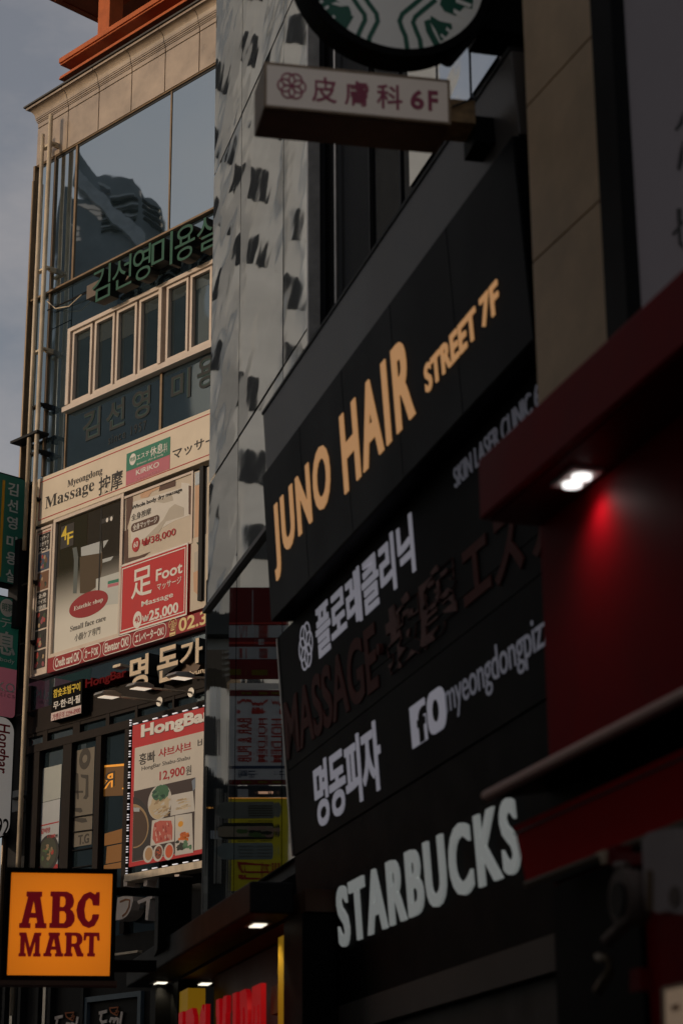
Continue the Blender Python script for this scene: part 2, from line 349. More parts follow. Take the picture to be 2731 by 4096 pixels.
MB().tube([A.loc(*A.uw(c2(300, 480), .02), .02), A.loc(*A.uw(c2(360, 528), .02), .06), A.loc(*A.uw(c2(450, 515), .02), .08), A.loc(*A.uw(c2(520, 440), .05), .08)], .012, 6).obj('cable', PIPE, s)
MB().tube([A.loc(*A.uw(c2(300, 535), .02), .02), A.loc(*A.uw(c2(545, 425), .05), .05)], .016, 6).obj('conduit', DARKM, s)
# outlined lettering on the spandrel glass
s = sgn('window_lettering', 'dark letters outlined in green on the glass under the cream casement windows', A, A.bx(c2(510, 1250), c2(930, 1100), c2(560, 1340), c2(900, 1000)), 'lettering')
OUTG = flat('outline_green', (.012, .045, .040)); OUTD = flat('outline_dark', (.006, .010, .011))
for ch, l, r, b, t in (('김', (508, 1280), (620, 1200), (560, 1340), (605, 1135)), ('선', (655, 1200), (772, 1130), (720, 1270), (765, 1072)), ('영', (818, 1120), (932, 1050), (890, 1202), (925, 1000)),
                       ('미', (1062, 980), (1185, 940), (1160, 1080), (1180, 885)), ('용', (1225, 940), (1335, 880), (1290, 1010), (1290, 815))):
    bx = A.bx(c2(*l), c2(*r), c2(*b), c2(*t)); MB().text(A, ch, bx, -.058, -.050, .03).obj('outline', OUTG, s); MB().text(A, ch, bx, -.049, -.046, .004).obj('letter', OUTD, s)
MB().text(A, 'since 1957', A.bx(c2(668, 1340), c2(905, 1250), c2(690, 1365), c2(890, 1225)), -.058, -.052, 0, 1.25).obj('small_lettering', OUTD, s)

# cream massage fascia board
bw0, bw1 = 14.375, 15.35; bu0 = A.ux(165, 14.9)
s = sgn('fascia_sign', 'long cream sign board with thin red border and black massage lettering', A, (bu0, 0, bw0, bw1))
MB().box(A, bu0, UR, bw0, bw1, -.1, .10).obj('panel', CREAM, s, bevel=.01)
m = MB(); t = .018; i = .085
m.box(A, bu0 + i, UR, bw1 - i - t, bw1 - i, .10, .104); m.box(A, bu0 + i, UR, bw0 + i, bw0 + i + t, .10, .104); m.box(A, bu0 + i, bu0 + i + t, bw0 + i + t, bw1 - i - t, .10, .104); m.obj('border', REDINK, s)
BF = lambda t, sh=0: ''.join(chr(0x1D400 + ord(c) - 65) if 'A' <= c <= 'Z' else chr(0x1D41A + ord(c) - 97) if 'a' <= c <= 'z' else c for c in t)
def tx(parent, fr, t, f, l, r, b, tp, material, o=.10, bold=0, th=.005, name='lettering', gap=1.0, **k):
    return MB().text(fr, t, fr.bx(f(*l), f(*r), f(*b), f(*tp), o), o + .0005, o + th, bold, gap, **k).obj(name, material, parent)
tx(s, A, BF('Massage'), m1, (172, 900), (580, 760), (190, 935), (250, 785), INK); tx(s, A, BF('Myeongdong'), m1, (360, 690), (650, 590), (390, 735), (640, 562), INK)
tx(s, A, '按摩', m1, (620, 720), (820, 640), (660, 790), (790, 585), INK, bold=.012)
tx(s, A, 'マッサージ', m1, (1238, 440), (1690, 300), (1270, 492), (1630, 262), INK, bold=.012)
gq = [A.bx(m1(852, 520), m1(1216, 400), m1(852, 598), m1(1216, 306), .1), A.bx(m1(852, 650), m1(1210, 520), m1(850, 716), m1(1210, 466), .1)]
zg = A.uw(m1(852, 600), .1)[1]
MB().box(A, gq[0][0], gq[0][1], zg + .002, gq[0][3], .10, .106).obj('green_panel', GREENP, s); MB().box(A, gq[0][0], gq[0][1], gq[1][2], zg - .002, .10, .106).obj('pink_panel', PINKP, s)
u, w = A.uw(m1(904, 496), .106); MB().disc(A, u, w, .095, .115, .106, .109).obj('emblem', WHITEP, s)
MB().text(A, '明洞', (u - .07, u + .07, w - .04, w + .045), .1095, .111, .01).obj('emblem_lettering', GREENP, s)
tx(s, A, 'エステ', m1, (938, 470), (1042, 440), (945, 502), (1035, 425), WHITEP, .106, .01); tx(s, A, '休息', m1, (1050, 420), (1158, 400), (1068, 472), (1150, 358), WHITEP, .106, .01)
tx(s, A, '휴식', m1, (1163, 390), (1192, 380), (1170, 440), (1185, 356), WHITEP, .106, .01, turn=0); tx(s, A, 'Esthetic skin & body', m1, (940, 530), (1160, 470), (950, 548), (1150, 448), WHITEP, .106)
tx(s, A, 'KIRIKO', m1, (932, 600), (1124, 545), (940, 628), (1120, 515), WHITEP, .106, .01); tx(s, A, 'cosmetics', m1, (932, 650), (1122, 600), (940, 668), (1115, 583), PINKL, .106, 0, gap=1.2)

# narrow column of framed photos
pu0, pu1 = A.ux(c3(232, 0)[0], 12.7), A.ux(c3(338, 0)[0], 12.7); pw0, pw1 = A.uw(c3(215, 1435))[1], A.uw(c3(352, 470))[1]
s = sgn('photo_column', 'tall narrow cream frame of small pictures beside the fourth floor window poster', A, (pu0, pu1, pw0, pw1), 'sign')
MB().box(A, pu0, pu1, pw0, pw1, -.1, .07).obj('panel', FRAMEB, s); MB().frame(A, pu0, pu1, pw0, pw1, .045, .07, .10).obj('frame', FRAMEB, s)
MB().box(A, pu0 + .06, pu1 - .06, pw1 - .115, pw1 - .10, .07, .075).obj('red_line', REDINK, s)
PICS = [flat('photo_brown', (.18, .09, .05)), flat('photo_blue', (.06, .08, .13)), flat('photo_red', (.40, .05, .035)), flat('photo_dark', (.03, .025, .025)), flat('photo_pink', (.3, .08, .10)), flat('photo_tan', (.42, .3, .18)), flat('photo_green', (.05, .08, .045))]
hh = (pw1 - pw0 - .24) / 7
for k in range(7):
    a = pw1 - .13 - (k + 1) * hh
    p = MB().box(A, pu0 + .085, pu1 - .10, a + .035, a + hh, .07, .076).obj('picture', PICS[3] if k in (0, 3, 4, 5, 6) else PICS[k % 2], s)
    if k in (0, 3):
        for r_, tt in enumerate(('マッサージ', 'あかすり', 'コース') if k == 0 else ('全身', 'タイ式', '整体院')):
            yy = a + hh - .13 - r_ * .12; MB().text(A, tt, (pu0 + .12, pu1 - .14, yy, yy + .09), .0765, .078, .01).obj('lettering', WHITEP, p)
    else:
        for r_ in range(9):
            cu = random.uniform(pu0 + .14, pu1 - .16); cw = random.uniform(a + .09, a + hh - .06); rr = random.uniform(.02, .05)
            MB().disc(A, cu, cw, rr, rr * 1.3, .076, .0765 + .0004 * r_, 9, r_, .2).obj('picture_detail', PICS[(k * 2 + r_ * 3) % 7 if k < 4 else (2, 3, 4, 5, 2, 6)[r_ % 6]], p)

# fourth floor poster window: left glazed half fading to white
gw1 = A.uw(c3(372, 455))[1]; gu0 = A.ux(c3(356, 0)[0], 12.8); gu1 = A.ux(c3(772, 0)[0], 12.8); rs1 = A.uw((217, 2635))[1]; rs0 = 11.30
s = sgn('window_poster', 'tall glass poster fading to white at the foot with a dark red oval', A, (gu0, gu1, rs1, gw1), 'poster')
MB().frame(A, gu0 - .07, gu1 + .07, rs1, gw1 + .05, .07, -.1, .09).obj('frame', FRAMEB, s)
def fade_material():
    m = bpy.data.materials.new('poster_glass_fade'); m.use_nodes = True; t = m.node_tree; t.nodes.clear()
    o = t.nodes.new('ShaderNodeOutputMaterial'); x = t.nodes.new('ShaderNodeMixShader'); g = t.nodes.new('ShaderNodeMixShader'); d = t.nodes.new('ShaderNodeBsdfDiffuse'); e = t.nodes.new('ShaderNodeBsdfDiffuse'); gl_ = t.nodes.new('ShaderNodeBsdfGlossy')
    d.inputs[0].default_value = (.045, .036, .024, 1); e.inputs[0].default_value = (.68, .66, .60, 1); gl_.inputs[0].default_value = (.7, .72, .7, 1); gl_.inputs['Roughness'].default_value = .02; g.inputs[0].default_value = .22
    c = t.nodes.new('ShaderNodeTexCoord'); sp_ = t.nodes.new('ShaderNodeSeparateXYZ'); r = t.nodes.new('ShaderNodeMapRange'); r.interpolation_type = 'SMOOTHSTEP'
    r.inputs[1].default_value = 1.75; r.inputs[2].default_value = .55; r.inputs[3].default_value = 0; r.inputs[4].default_value = 1
    t.links.new(c.outputs['Object'], sp_.inputs[0]); t.links.new(sp_.outputs[2], r.inputs[0]); t.links.new(r.outputs[0], x.inputs[0])
    t.links.new(d.outputs[0], g.inputs[1]); t.links.new(gl_.outputs[0], g.inputs[2]); t.links.new(g.outputs[0], x.inputs[1]); t.links.new(e.outputs[0], x.inputs[2]); t.links.new(x.outputs[0], o.inputs[0]); return m
MB().box(A, gu0, gu1, rs1, gw1 - .02, -.06, .03).obj('pane', fade_material(), s)
b4 = A.bx(c3(385, 540), c3(465, 540), c3(383, 625), c3(468, 452), .03); MB().box(A, *b4, .03, .035).obj('floor_plate', INK, s)
tx(s, A, '4', c3, (388, 520), (425, 500), (405, 568), (415, 478), YELLOW, .035, .01); tx(s, A, 'F', c3, (425, 560), (462, 540), (430, 593), (460, 508), YELLOW, .035, .01)
eb = A.bx(m2(302, 790), m2(664, 680), m2(380, 838), m2(590, 640), .03); cu, cw = (eb[0] + eb[1]) / 2, (eb[2] + eb[3]) / 2
MB().disc(A, cu, cw, (eb[1] - eb[0]) / 2, .24, .03, .036).obj('oval', DKRED, s)
tx(s, A, BF('Estethic shop'), m2, (345, 780), (616, 710), (380, 803), (600, 680), WHITEP, .036); tx(s, A, BF('Small face care'), m2, (310, 980), (642, 890), (320, 996), (620, 850), GREYINK, .03)
tx(s, A, '小顔ケア専門', m2, (352, 1055), (590, 990), (375, 1085), (585, 950), GREYINK, .03)
PALE = flat('pale_reflected_print', (.42, .45, .46))
for q in ([(410, 210), (600, 150), (600, 262), (412, 292)], [(618, 150), (668, 138), (620, 218)], [(612, 320), (715, 292), (690, 330), (612, 355)]):
    MB().prism(A, A.pts([m2(*p) for p in q], .03), .0302, .032).obj('print_detail', PALE, s)  # pale shapes painted on the pane as reflections
MB().prism(A, A.pts([m2(*p) for p in [(552, 505), (790, 430), (770, 735), (612, 752), (600, 640), (548, 640)]], .03), .0302, .0325).obj('print_detail', flat('pale_print_low', (.50, .52, .50)), s)
for q, mm in (([(662, 528), (775, 498), (775, 530), (660, 556)], GREENP), ([(660, 558), (775, 532), (775, 560), (660, 588)], PINKP), ([(400, 300), (610, 250), (610, 380), (580, 560), (470, 640), (400, 640)], flat('brown_print', (.07, .045, .022))), ([(330, 215), (370, 205), (385, 300), (370, 640), (335, 640), (345, 330)], flat('grey_print', (.10, .12, .12)))):
    MB().prism(A, A.pts([m2(*p) for p in q], .03), .0303, .0331 if mm in (GREENP, PINKP) else .0315).obj('print_detail', mm, s)
uu = A.ux(m2(595, 0)[0], 13); MB().box(A, uu - .022, uu + .022, 12.45, gw1 - .03, .03, .0335).obj('print_detail', DARKM, s)
for q in ((690, 1004), (725, 993)):
    u, w = A.uw(m1(*q), .03); MB().disc(A, u, w, .035, .045, .03, .034).obj('print_light', WHITEP, s)
MB().prism(A, A.pts([m1(640, 1000), m1(748, 960), m1(735, 1000), m1(640, 1038)], .03), .0302, .0325).obj('print_detail', INK, s)

# dry massage poster
du0 = A.ux(c3(790, 0)[0], 13.7); fz1 = A.uw(c3(780, 735))[1]
s = sgn('wall_poster', 'beige massage poster with a white clad figure, price in red, above the red poster', A, (du0, 0, fz1, 14.3), 'poster')
MB().box(A, du0 - .02, UR, fz1 + .03, 14.27, -.1, .05).obj('panel', flat('beige_print', (.58, .50, .40)), s)
MB().frame(A, du0 - .07, A.ux(c3(1228, 0)[0], 13.6), fz1 - .02, 14.30, .045, .05, .075).obj('frame', FRAMEB, s)
def poly(fr, parent, f, qs, material, o, th=.004, name='print_detail'):
    return MB().prism(fr, fr.pts([f(*q) for q in qs], o), o, o + th).obj(name, material, parent)
LG = flat('linen_print', (.66, .62, .56)); SKIN = flat('skin_print', (.58, .36, .23)); BRN = flat('brown_hair_print', (.10, .05, .035)); LG2 = flat('linen_shadow_print', (.48, .43, .36))
poly(A, s, m1, [(850, 830), (905, 808), (905, 900), (860, 1060), (848, 1230), (848, 1000)], BRN, .05)
poly(A, s, m1, [(880, 860), (1310, 735), (1310, 690), (1380, 700), (1390, 960), (1250, 1010), (1000, 1160), (890, 1200)], LG, .0505, .003)
poly(A, s, m1, [(965, 790), (1140, 695), (1125, 740), (1060, 770), (1035, 810), (970, 822)], SKIN, .0525, .003); poly(A, s, m1, [(1140, 690), (1262, 655), (1260, 720), (1120, 765)], BRN, .0525, .003)
poly(A, s, m1, [(1370, 715), (1402, 720), (1405, 880), (1385, 960), (1370, 955)], BRN, .054, .002); poly(A, s, m1, [(1010, 1150), (1160, 1000), (1210, 905), (1255, 870), (1330, 900), (1330, 970), (1180, 1015), (1120, 1110)], LG2, .0537, .002)
poly(A, s, m1, [(1085, 850), (1230, 790), (1240, 840), (1160, 862)], LG2, .0537, .002); poly(A, s, m2, [(812, 60), (850, 40), (850, 310), (950, 290), (1060, 250), (1000, 300), (815, 370)], BRN, .054, .002)
tx(s, A, 'Whole body dry massage', m1, (895, 890), (1315, 770), (905, 925), (1300, 735), INK, .056, .012); tx(s, A, '全身按摩', m1, (893, 980), (1055, 930), (905, 1010), (1050, 900), GREYINK, .056)
pb = A.bx(m1(890, 1060), m1(1125, 1000), m1(900, 1100), m1(1118, 965), .056); pc = (pb[2] + pb[3]) / 2; MB().rbox(A, pb[0], pb[1], pc - .085, pc + .085, .08, .056, .059).obj('pill', BRN, s)
MB().text(A, '全身マッサージ', (pb[0] + .06, pb[1] - .06, pc - .06, pc + .06), .0592, .062, .015).obj('lettering', WHITEP, s)
u, w = A.uw(m1(930, 1210), .056); MB().disc(A, u, w, .11, .14, .056, .059).obj('badge', REDINK, s); MB().text(A, '60', (u - .065, u + .065, w - .05, w + .06), .0592, .061, .015).obj('badge_lettering', WHITEP, s)
tx(s, A, '₩38,000', m1, (978, 1190), (1262, 1110), (990, 1232), (1255, 1068), REDINK, .056, .01)
poly(A, s, m1, [(1425, 610), (1500, 590), (1500, 690), (1425, 715)], flat('blue_grey_print', (.45, .5, .54)), .0545); poly(A, s, m1, [(1425, 720), (1500, 700), (1490, 1180), (1420, 1195)], SKIN, .0545)

# red foot massage poster
fb = (A.ux(c3(775, 0)[0], 12.6), A.ux(c3(1202, 0)[0], 12.6), A.uw(c3(768, 1172))[1], A.uw(c3(781, 733))[1])
s = sgn('price_poster', 'bright red foot massage poster with double white border and white price', A, fb, 'poster')
RED = flat('poster_red', (.52, .028, .032))
MB().box(A, *fb, -.1, .085).obj('panel', RED, s)
MB().frame(A, *fb, .03, .085, .09).frame(A, fb[0] + .065, fb[1] - .065, fb[2] + .065, fb[3] - .065, .02, .085, .09).obj('border', WHITEP, s)
tx(s, A, '足', m2, (880, 640), (1076, 540), (900, 695), (1060, 372), WHITEP, .085, .012); tx(s, A, 'Foot', m2, (1112, 470), (1360, 400), (1130, 523), (1345, 342), WHITEP, .085, .02)
tx(s, A, 'マッサージ', m2, (1122, 580), (1350, 510), (1150, 608), (1340, 480), WHITEP, .085, .01); tx(s, A, 'Massage', m2, (976, 740), (1272, 660), (990, 778), (1270, 622), WHITEP, .085, .012)
tx(s, A, '₩', m2, (985, 880), (1045, 860), (1000, 906), (1040, 835), WHITEP, .085, .012); tx(s, A, '25,000', m2, (1048, 870), (1320, 790), (1065, 912), (1305, 722), WHITEP, .085, .03)
u, w = A.uw(m2(938, 888), .085); MB().disc(A, u, w, .125, .16, .085, .088).obj('badge', WHITEP, s); MB().text(A, '40', (u - .075, u + .075, w - .06, w + .07), .0885, .09, .015).obj('badge_lettering', REDINK, s)
# tan side strip right of the red poster
s = sgn('side_poster', 'narrow strip of tan photo print right of the red foot massage poster', A, (fb[1] + .06, UR, rs1, 13.3), 'poster')
MB().box(A, fb[1] + .05, UR, fb[2] + .05, fb[3] + .06, -.1, .06).obj('panel', flat('beige_print', (.58, .5, .4)), s)
poly(A, s, m2, [(1470, 260), (1520, 235), (1512, 420), (1470, 440)], LG2, .06); poly(A, s, m2, [(1462, 445), (1508, 425), (1500, 650), (1465, 620)], SKIN, .06); poly(A, s, m2, [(1490, 165), (1530, 155), (1520, 210)], PICS[6], .06)
MB().box(A, fb[1] + .32, fb[1] + .42, rs1 + .2, 14.3, .06, .12).obj('edge_pipe', DARKM, s)
# red strip along the foot of the posters
s = sgn('banner_strip', 'long dark red strip of card and elevator notices under the massage posters', A, (gu0, UR, rs0, rs1))
MB().box(A, gu0 - .07, UR, rs0, rs1 - .005, -.1, .095).obj('panel', DKRED, s)
for q, tt in (((190, 458, 1345, 1200), 'Credit card OK'), ((465, 636, 1255, 1145), 'カードOK'), ((652, 918, 1200, 1058), 'Elevator OK!'), ((935, 1248, 1115, 960), 'エレベーターOK!')):
    ua, ub = A.ux(m2(q[0], 0)[0], 11.5), A.ux(m2(q[1], 0)[0], 11.5); m = (rs0 + rs1) / 2
    MB().rbox(A, ua, ub, m - .145, m + .145, .12, .095, .098).obj('outline', WHITEP, s); MB().rbox(A, ua + .014, ub - .014, m - .131, m + .131, .107, .098, .0995).obj('plate', DKRED, s)
    MB().text(A, tt, (ua + .07, ub - .07, m - .085, m + .09), .0996, .102, .025).obj('lettering', WHITEP, s)
ua = A.ux(m2(1270, 0)[0], 11.5); ub = A.ux(m2(1345, 0)[0], 11.5); uc = A.ux(m2(1365, 0)[0], 11.5); m = (rs0 + rs1) / 2
GOLDP = flat('gold_print', (.78, .62, .30)); MB().text(A, '☎', (ua, ub, m - .15, m + .17), .095, .1, 0).obj('telephone', GOLDP, s); MB().text(A, '02.3789', (uc, uc + 1.45, m - .12, m + .13), .095, .1, .02).obj('lettering', GOLDP, s)

# ------------------------------------------------------------------ third floor restaurant front
sh = thing('restaurant_front', 'dark framed restaurant glazing on the third floor behind the shabu banner', 'shop front', A.loc(-2, 5, -.2))
BROWN = mat('dark_brown_metal', (.018, .013, .011), .55, .12, 0, .25, 3)
lz = [A.uw(s5(*q))[1] for q in ((80, 600), (80, 720), (80, 930), (80, 1000))]
MB().box(A, uG + .3, UR, lz[0], 11.28, -.13, -.08).obj('spandrel', SPANDREL, sh)
MB().box(A, uG + .6, UR, lz[0] - .35, lz[0] + .18, -.13, .02).obj('fascia', BROWN, sh)
MB().box(A, uG + .4, UR, lz[2] - .05, lz[2] + .10, -.13, .06).box(A, uG + .4, UR, lz[1] - .06, lz[1] + .05, -.13, .04).obj('transom', BROWN, sh)
colx = [(85, 150), (400, 490), (745, 800), (1050, 1095), (1440, 1480)]
for a, b in colx:
    ua, ub = A.ux(s5(a, 0)[0], 8.6), A.ux(s5(b, 0)[0], 8.6); MB().box(A, ua, ub, 6.2, lz[2] - .05, -.13, .05).obj('mullion', BROWN, sh)
    MB().box(A, ua + .25, ub + .2, lz[2] + .10, lz[1] - .06, -.13, .03).obj('mullion', BROWN, sh)
for (a, b) in zip(colx[:-1], colx[1:]):
    ua, ub = A.ux(s5(a[1], 0)[0], 8.6), A.ux(s5(b[0], 0)[0], 8.6); MB().box(A, ua, ub, 6.2, lz[2] - .05, -.13, -.06).obj('pane', DIMGL, sh)
MB().box(A, uG + .4, UR, lz[2] + .10, lz[1] - .06, -.13, -.05).obj('transom_glazing', DIMGL, sh)
MB().box(A, uG - .02, uG + .62, 0, 11.2, -.13, -.02).obj('side_wall', DARKM, sh)
# reflected sign modelled as a glowing panel on the third bay, shelves below
AMB = lit('amber_reflected_light', (.9, .36, .04), .42); AMBD = lit('amber_reflected_glow', (.8, .3, .04), .10, (.06, .03, .01)); DIMC = flat('dim_cream_blind', (.17, .145, .11))
s = sgn('reflected_sign', 'amber sign reflection with a reversed letter, modelled on the third floor glass', A, A.bx(s5(800, 1300), s5(1045, 1200), s5(800, 1390), s5(1040, 1050)), 'panel')
poly(A, s, s5, [(806, 1078), (1046, 1060), (1040, 1390), (800, 1400)], AMBD, -.058, .01, 'panel'); poly(A, s, s5, [(806, 1078), (1046, 1056), (1046, 1080), (806, 1098)], AMB, -.047, .004, 'lamp_line')
bR = A.bx(s5(800, 1250), s5(950, 1230), s5(800, 1330), s5(950, 1130), -.047)
MB().text(A, 'R', bR, -.0475, -.043, .05, mirror=True).obj('letter_outline', AMB, s); MB().text(A, 'R', bR, -.0425, -.040, -.005, mirror=True).obj('letter', mat('letter_dark', (.05, .028, .012), .6), s)
poly(A, s, s5, [(1020, 1310), (1045, 1308), (1045, 1322), (1018, 1324)], AMB, -.047, .004, 'lamp_line')
s = sgn('lit_shelf', 'amber lit shelves low behind the third floor glass left of the banner', A, A.bx(s5(830, 2000), s5(1030, 1900), s5(830, 2150), s5(1030, 1730)), 'shelf')
AMB2 = lit('amber_shelf_glow', (.75, .27, .03), .17, (.1, .04, .01))
for q in ([(838, 1790), (1026, 1735), (1020, 1880), (836, 1915)], [(862, 1925), (1020, 1893), (1018, 2075), (850, 2105)], [(830, 2120), (1015, 2085), (1010, 2150), (830, 2165)]): poly(A, s, s5, q, AMB2, -.058, .008, 'panel')
# interior banner and poster
s = sgn('hanging_blind', 'grey beige banner with bold dark strokes hanging behind the middle glass bay', A, A.bx(s5(500, 1500), s5(735, 1500), s5(490, 1940), s5(735, 880)), 'banner')
poly(A, s, s5, [(505, 930), (735, 880), (700, 1900), (490, 1935)], DIMC, -.058, .006, 'cloth')
DS = flat('dim_stroke', (.045, .038, .03))
u, w = A.uw(s5(628, 1005), -.05); MB().shape(A, 'ring', [[(math.cos(k / 24 * 6.2832), math.sin(k / 24 * 6.2832)) for k in range(24)], [(.45 * math.cos(k / 24 * 6.2832), .38 * math.sin(k / 24 * 6.2832)) for k in range(24)]], (u - .17, u + .17, w - .2, w + .2), -.0515, -.049).obj('stroke', DS, s)
for q in ([(585, 1170), (665, 1175), (665, 1400), (640, 1430), (610, 1420), (635, 1380), (640, 1215), (590, 1200)], [(500, 1520), (590, 1520), (605, 1555), (580, 1570), (500, 1550)], [(495, 1620), (640, 1630), (655, 1665), (600, 1675), (495, 1650)], [(530, 1150), (560, 1160), (565, 1430), (545, 1430)], [(500, 1340), (610, 1340), (610, 1362), (500, 1365)]): poly(A, s, s5, q, DS, -.0515, .003, 'stroke')
tx(s, A, 'T.G', s5, (560, 1870), (670, 1850), (575, 1905), (665, 1785), DS, -.0515, .02)
for q in ((490, 1620, 720, 1585), (500, 1775, 720, 1745), (490, 1970, 705, 1935), (500, 2150, 690, 2120)):
    MB().tube([A.loc(*A.uw(s5(q[0], q[1]), -.03), -.03), A.loc(*A.uw(s5(q[2], q[3]), -.03), -.03)], .012, 6).obj('rod', DARKM, s)
s = sgn('menu_poster', 'tall white window poster with a black bowl of food and red line', A, A.bx(s5(135, 2100), s5(395, 1100), s5(135, 2150), s5(390, 1065)), 'poster')
poly(A, s, s5, [(175, 1115), (392, 1062), (378, 1418), (165, 1470)], flat('pale_green_white', (.40, .42, .39)), -.058, .012, 'upper_sheet'); poly(A, s, s5, [(163, 1475), (376, 1424), (346, 2160), (136, 2162)], flat('pale_blue_white', (.44, .46, .47)), -.058, .012, 'lower_sheet')
poly(A, s, s5, [(152, 1705), (358, 1658), (357, 1670), (152, 1718)], REDINK, -.046, .003, 'red_line'); tx(s, A, '갈비탕', s5, (172, 1760), (268, 1740), (175, 1795), (265, 1720), REDINK, -.046, .015); tx(s, A, '12,000', s5, (240, 1830), (322, 1810), (245, 1848), (320, 1790), REDINK, -.046, .02); tx(s, A, '원', s5, (322, 1815), (346, 1810), (325, 1830), (345, 1793), INK, -.046, .02)
u, w = A.uw(s5(245, 1995), -.046); MB().disc(A, u, w, .33, .345, -.046, -.042).obj('bowl', INK, s); MB().disc(A, u, w + .01, .27, .28, -.042, -.040).obj('broth', flat('broth_print', (.05, .055, .035)), s)
for k in range(26):
    a_, r_ = random.uniform(0, 6.28), random.uniform(0, .2); MB().disc(A, u + r_ * math.cos(a_), w + r_ * math.sin(a_), random.uniform(.025, .06), random.uniform(.02, .05), -.0395, -.0385 + .0003 * (k % 5), 8, k, .25).obj('food', (PICS[6], flat('food_tan', (.3, .2, .11)), PICS[2], flat('food_leaf', (.08, .13, .05)))[k % 4] if k % 6 != 2 else flat('food_tan', (.3, .2, .11)), s)
poly(A, s, s5, [(136, 2128), (346, 2105), (346, 2165), (136, 2168)], REDINK, -.0455, .003, 'red_foot')

# black sign with yellow lettering
ub_ = A.bx(s5(283, 400), s5(600, 300), s5(280, 618), s5(600, 165), .22)
s = sgn('box_sign', 'black box sign with yellow and white lines over a pale pink phone strip', A, ub_)
bw = A.ux(s5(592, 0)[0], 10.3, .22); bwt = A.uw(s5(283, 262), .22)[1]; bwb = A.uw(s5(280, 616), .22)[1]
MB().box(A, ub_[0], bw, bwb, bwt, -.06, .22).obj('panel', BLACK, s)
tx(s, A, '참숯초벌구이', s5, (302, 320), (582, 240), (320, 368), (575, 205), YELLOW, .22, .02); tx(s, A, '무·한·리·필', s5, (302, 430), (582, 370), (318, 490), (575, 335), WHITEP, .22, .02)
pz = A.uw(s5(283, 530), .22)[1]; MB().box(A, ub_[0] + .005, bw - .005, bwb + .005, pz, .22, .226).obj('phone_strip', flat('pale_pink_strip', (.62, .50, .48)), s)
tx(s, A, '가맹문의 2294-8900', s5, (290, 570), (583, 500), (300, 605), (580, 462), flat('phone_red', (.36, .12, .13)), .226, .01)
# red raised letters
s = sgn('red_letter_sign', 'dark red raised letters between the black box sign and the cream letters', A, A.bx(s5(635, 230), s5(1060, 130), s5(650, 290), s5(1040, 90), .2))
hb = A.bx(s5(632, 250), s5(1062, 130), s5(655, 287), s5(920, 95), .2)
MB().text(A, 'HongBar', hb, -.05, .2, .03).obj('lettering', mat('red_letter', (.11, .003, .005), .6, .05), s)
# cream brush letters
s = sgn('cream_letter_sign', 'large cream hand drawn letters with dark sides below the massage posters', A, A.bx(m2(865, 1400), m2(1530, 1200), m2(980, 1520), m2(1490, 1060), .25))
CRL = mat('cream_letter_face', (.66, .52, .36), .45)
for ch, l, r, b, t in (('명', (866, 1350), (1040, 1300), (985, 1528), (1010, 1205)), ('돈', (1122, 1330), (1315, 1280), (1180, 1470), (1250, 1125)), ('가', (1335, 1160), (1545, 1140), (1450, 1305), (1480, 1063))):
    bx = A.bx(m2(*l), m2(*r), m2(*b), m2(*t), .3); o = MB().text(A, ch, bx, .0, .296, .045).obj('letter', CHB, s); MB().text(A, ch, bx, .297, .30, .02).obj('face', CRL, o)
tx(s, A, 'Myung', m2, (1395, 1405), (1610, 1350), (1410, 1440), (1480, 1360), CRL, .2, .02, .03)
u, w = A.uw(m2(1420, 1330), .2); MB().disc(A, u, w, .25, .12, .05, .16, 24, 0, .04).obj('figure', mat('brown_figure', (.12, .07, .04), .5), s); MB().box(A, A.ux(m2(790, 0)[0], 11.1), A.ux(m2(860, 0)[0], 11.1), 10.98, 11.03, 0, .2).obj('stub', PIPE, s)

# arm spotlights over the banner
LAMPW = lit('floodlight_glass', (1, .86, .68), .8)
LA = [(h4(-80, 100), h4(490, 170)), (h4(300, 0), h4(860, 62)), (m2(1390, 1425), m2(1700, 1440))]
for k, (p, q) in enumerate(LA):
    wq = A.loc(*A.uw(q, .0), .0); po = 1.0
    pe = A.loc(*A.uw(p, po), po)
    s = thing('arm_floodlight', ['grey floodlight on a long arm nearest the black box sign', 'grey floodlight on a long arm directly under the cream letters', 'grey floodlight on a long arm close to the mirror glass wall'][k], 'lamp', wq, 'arm floodlights over the banner')
    uq, wq_ = A.uw(q, 0); fl_ = Fr(44.3 - 0, A.loc(uq, wq_, 0))
    MB().tube([A.loc(uq, wq_, 0), A.loc(uq, wq_, .05)], .085, 16).obj('base_plate', STEEL, s); MB().tube([A.loc(uq, wq_, .05), pe], .018, 8).obj('arm', PIPE, s)
    d = (pe - A.loc(uq, wq_, 0)).normalized(); hd = Fr(44.3, pe)
    MB().sweep(hd, [(-.10, pe.z - .02), (.28, pe.z - .05), (.34, pe.z - .02), (.30, pe.z + .03), (.05, pe.z + .07), (-.10, pe.z + .04)], -.12, .12).obj('lamp_head', STEEL, s, bevel=.01)
    MB().sweep(hd, [(-.06, pe.z - .026), (.26, pe.z - .053), (.26, pe.z - .058), (-.06, pe.z - .031)], -.10, .10).obj('lamp_glass', LAMPW, s)

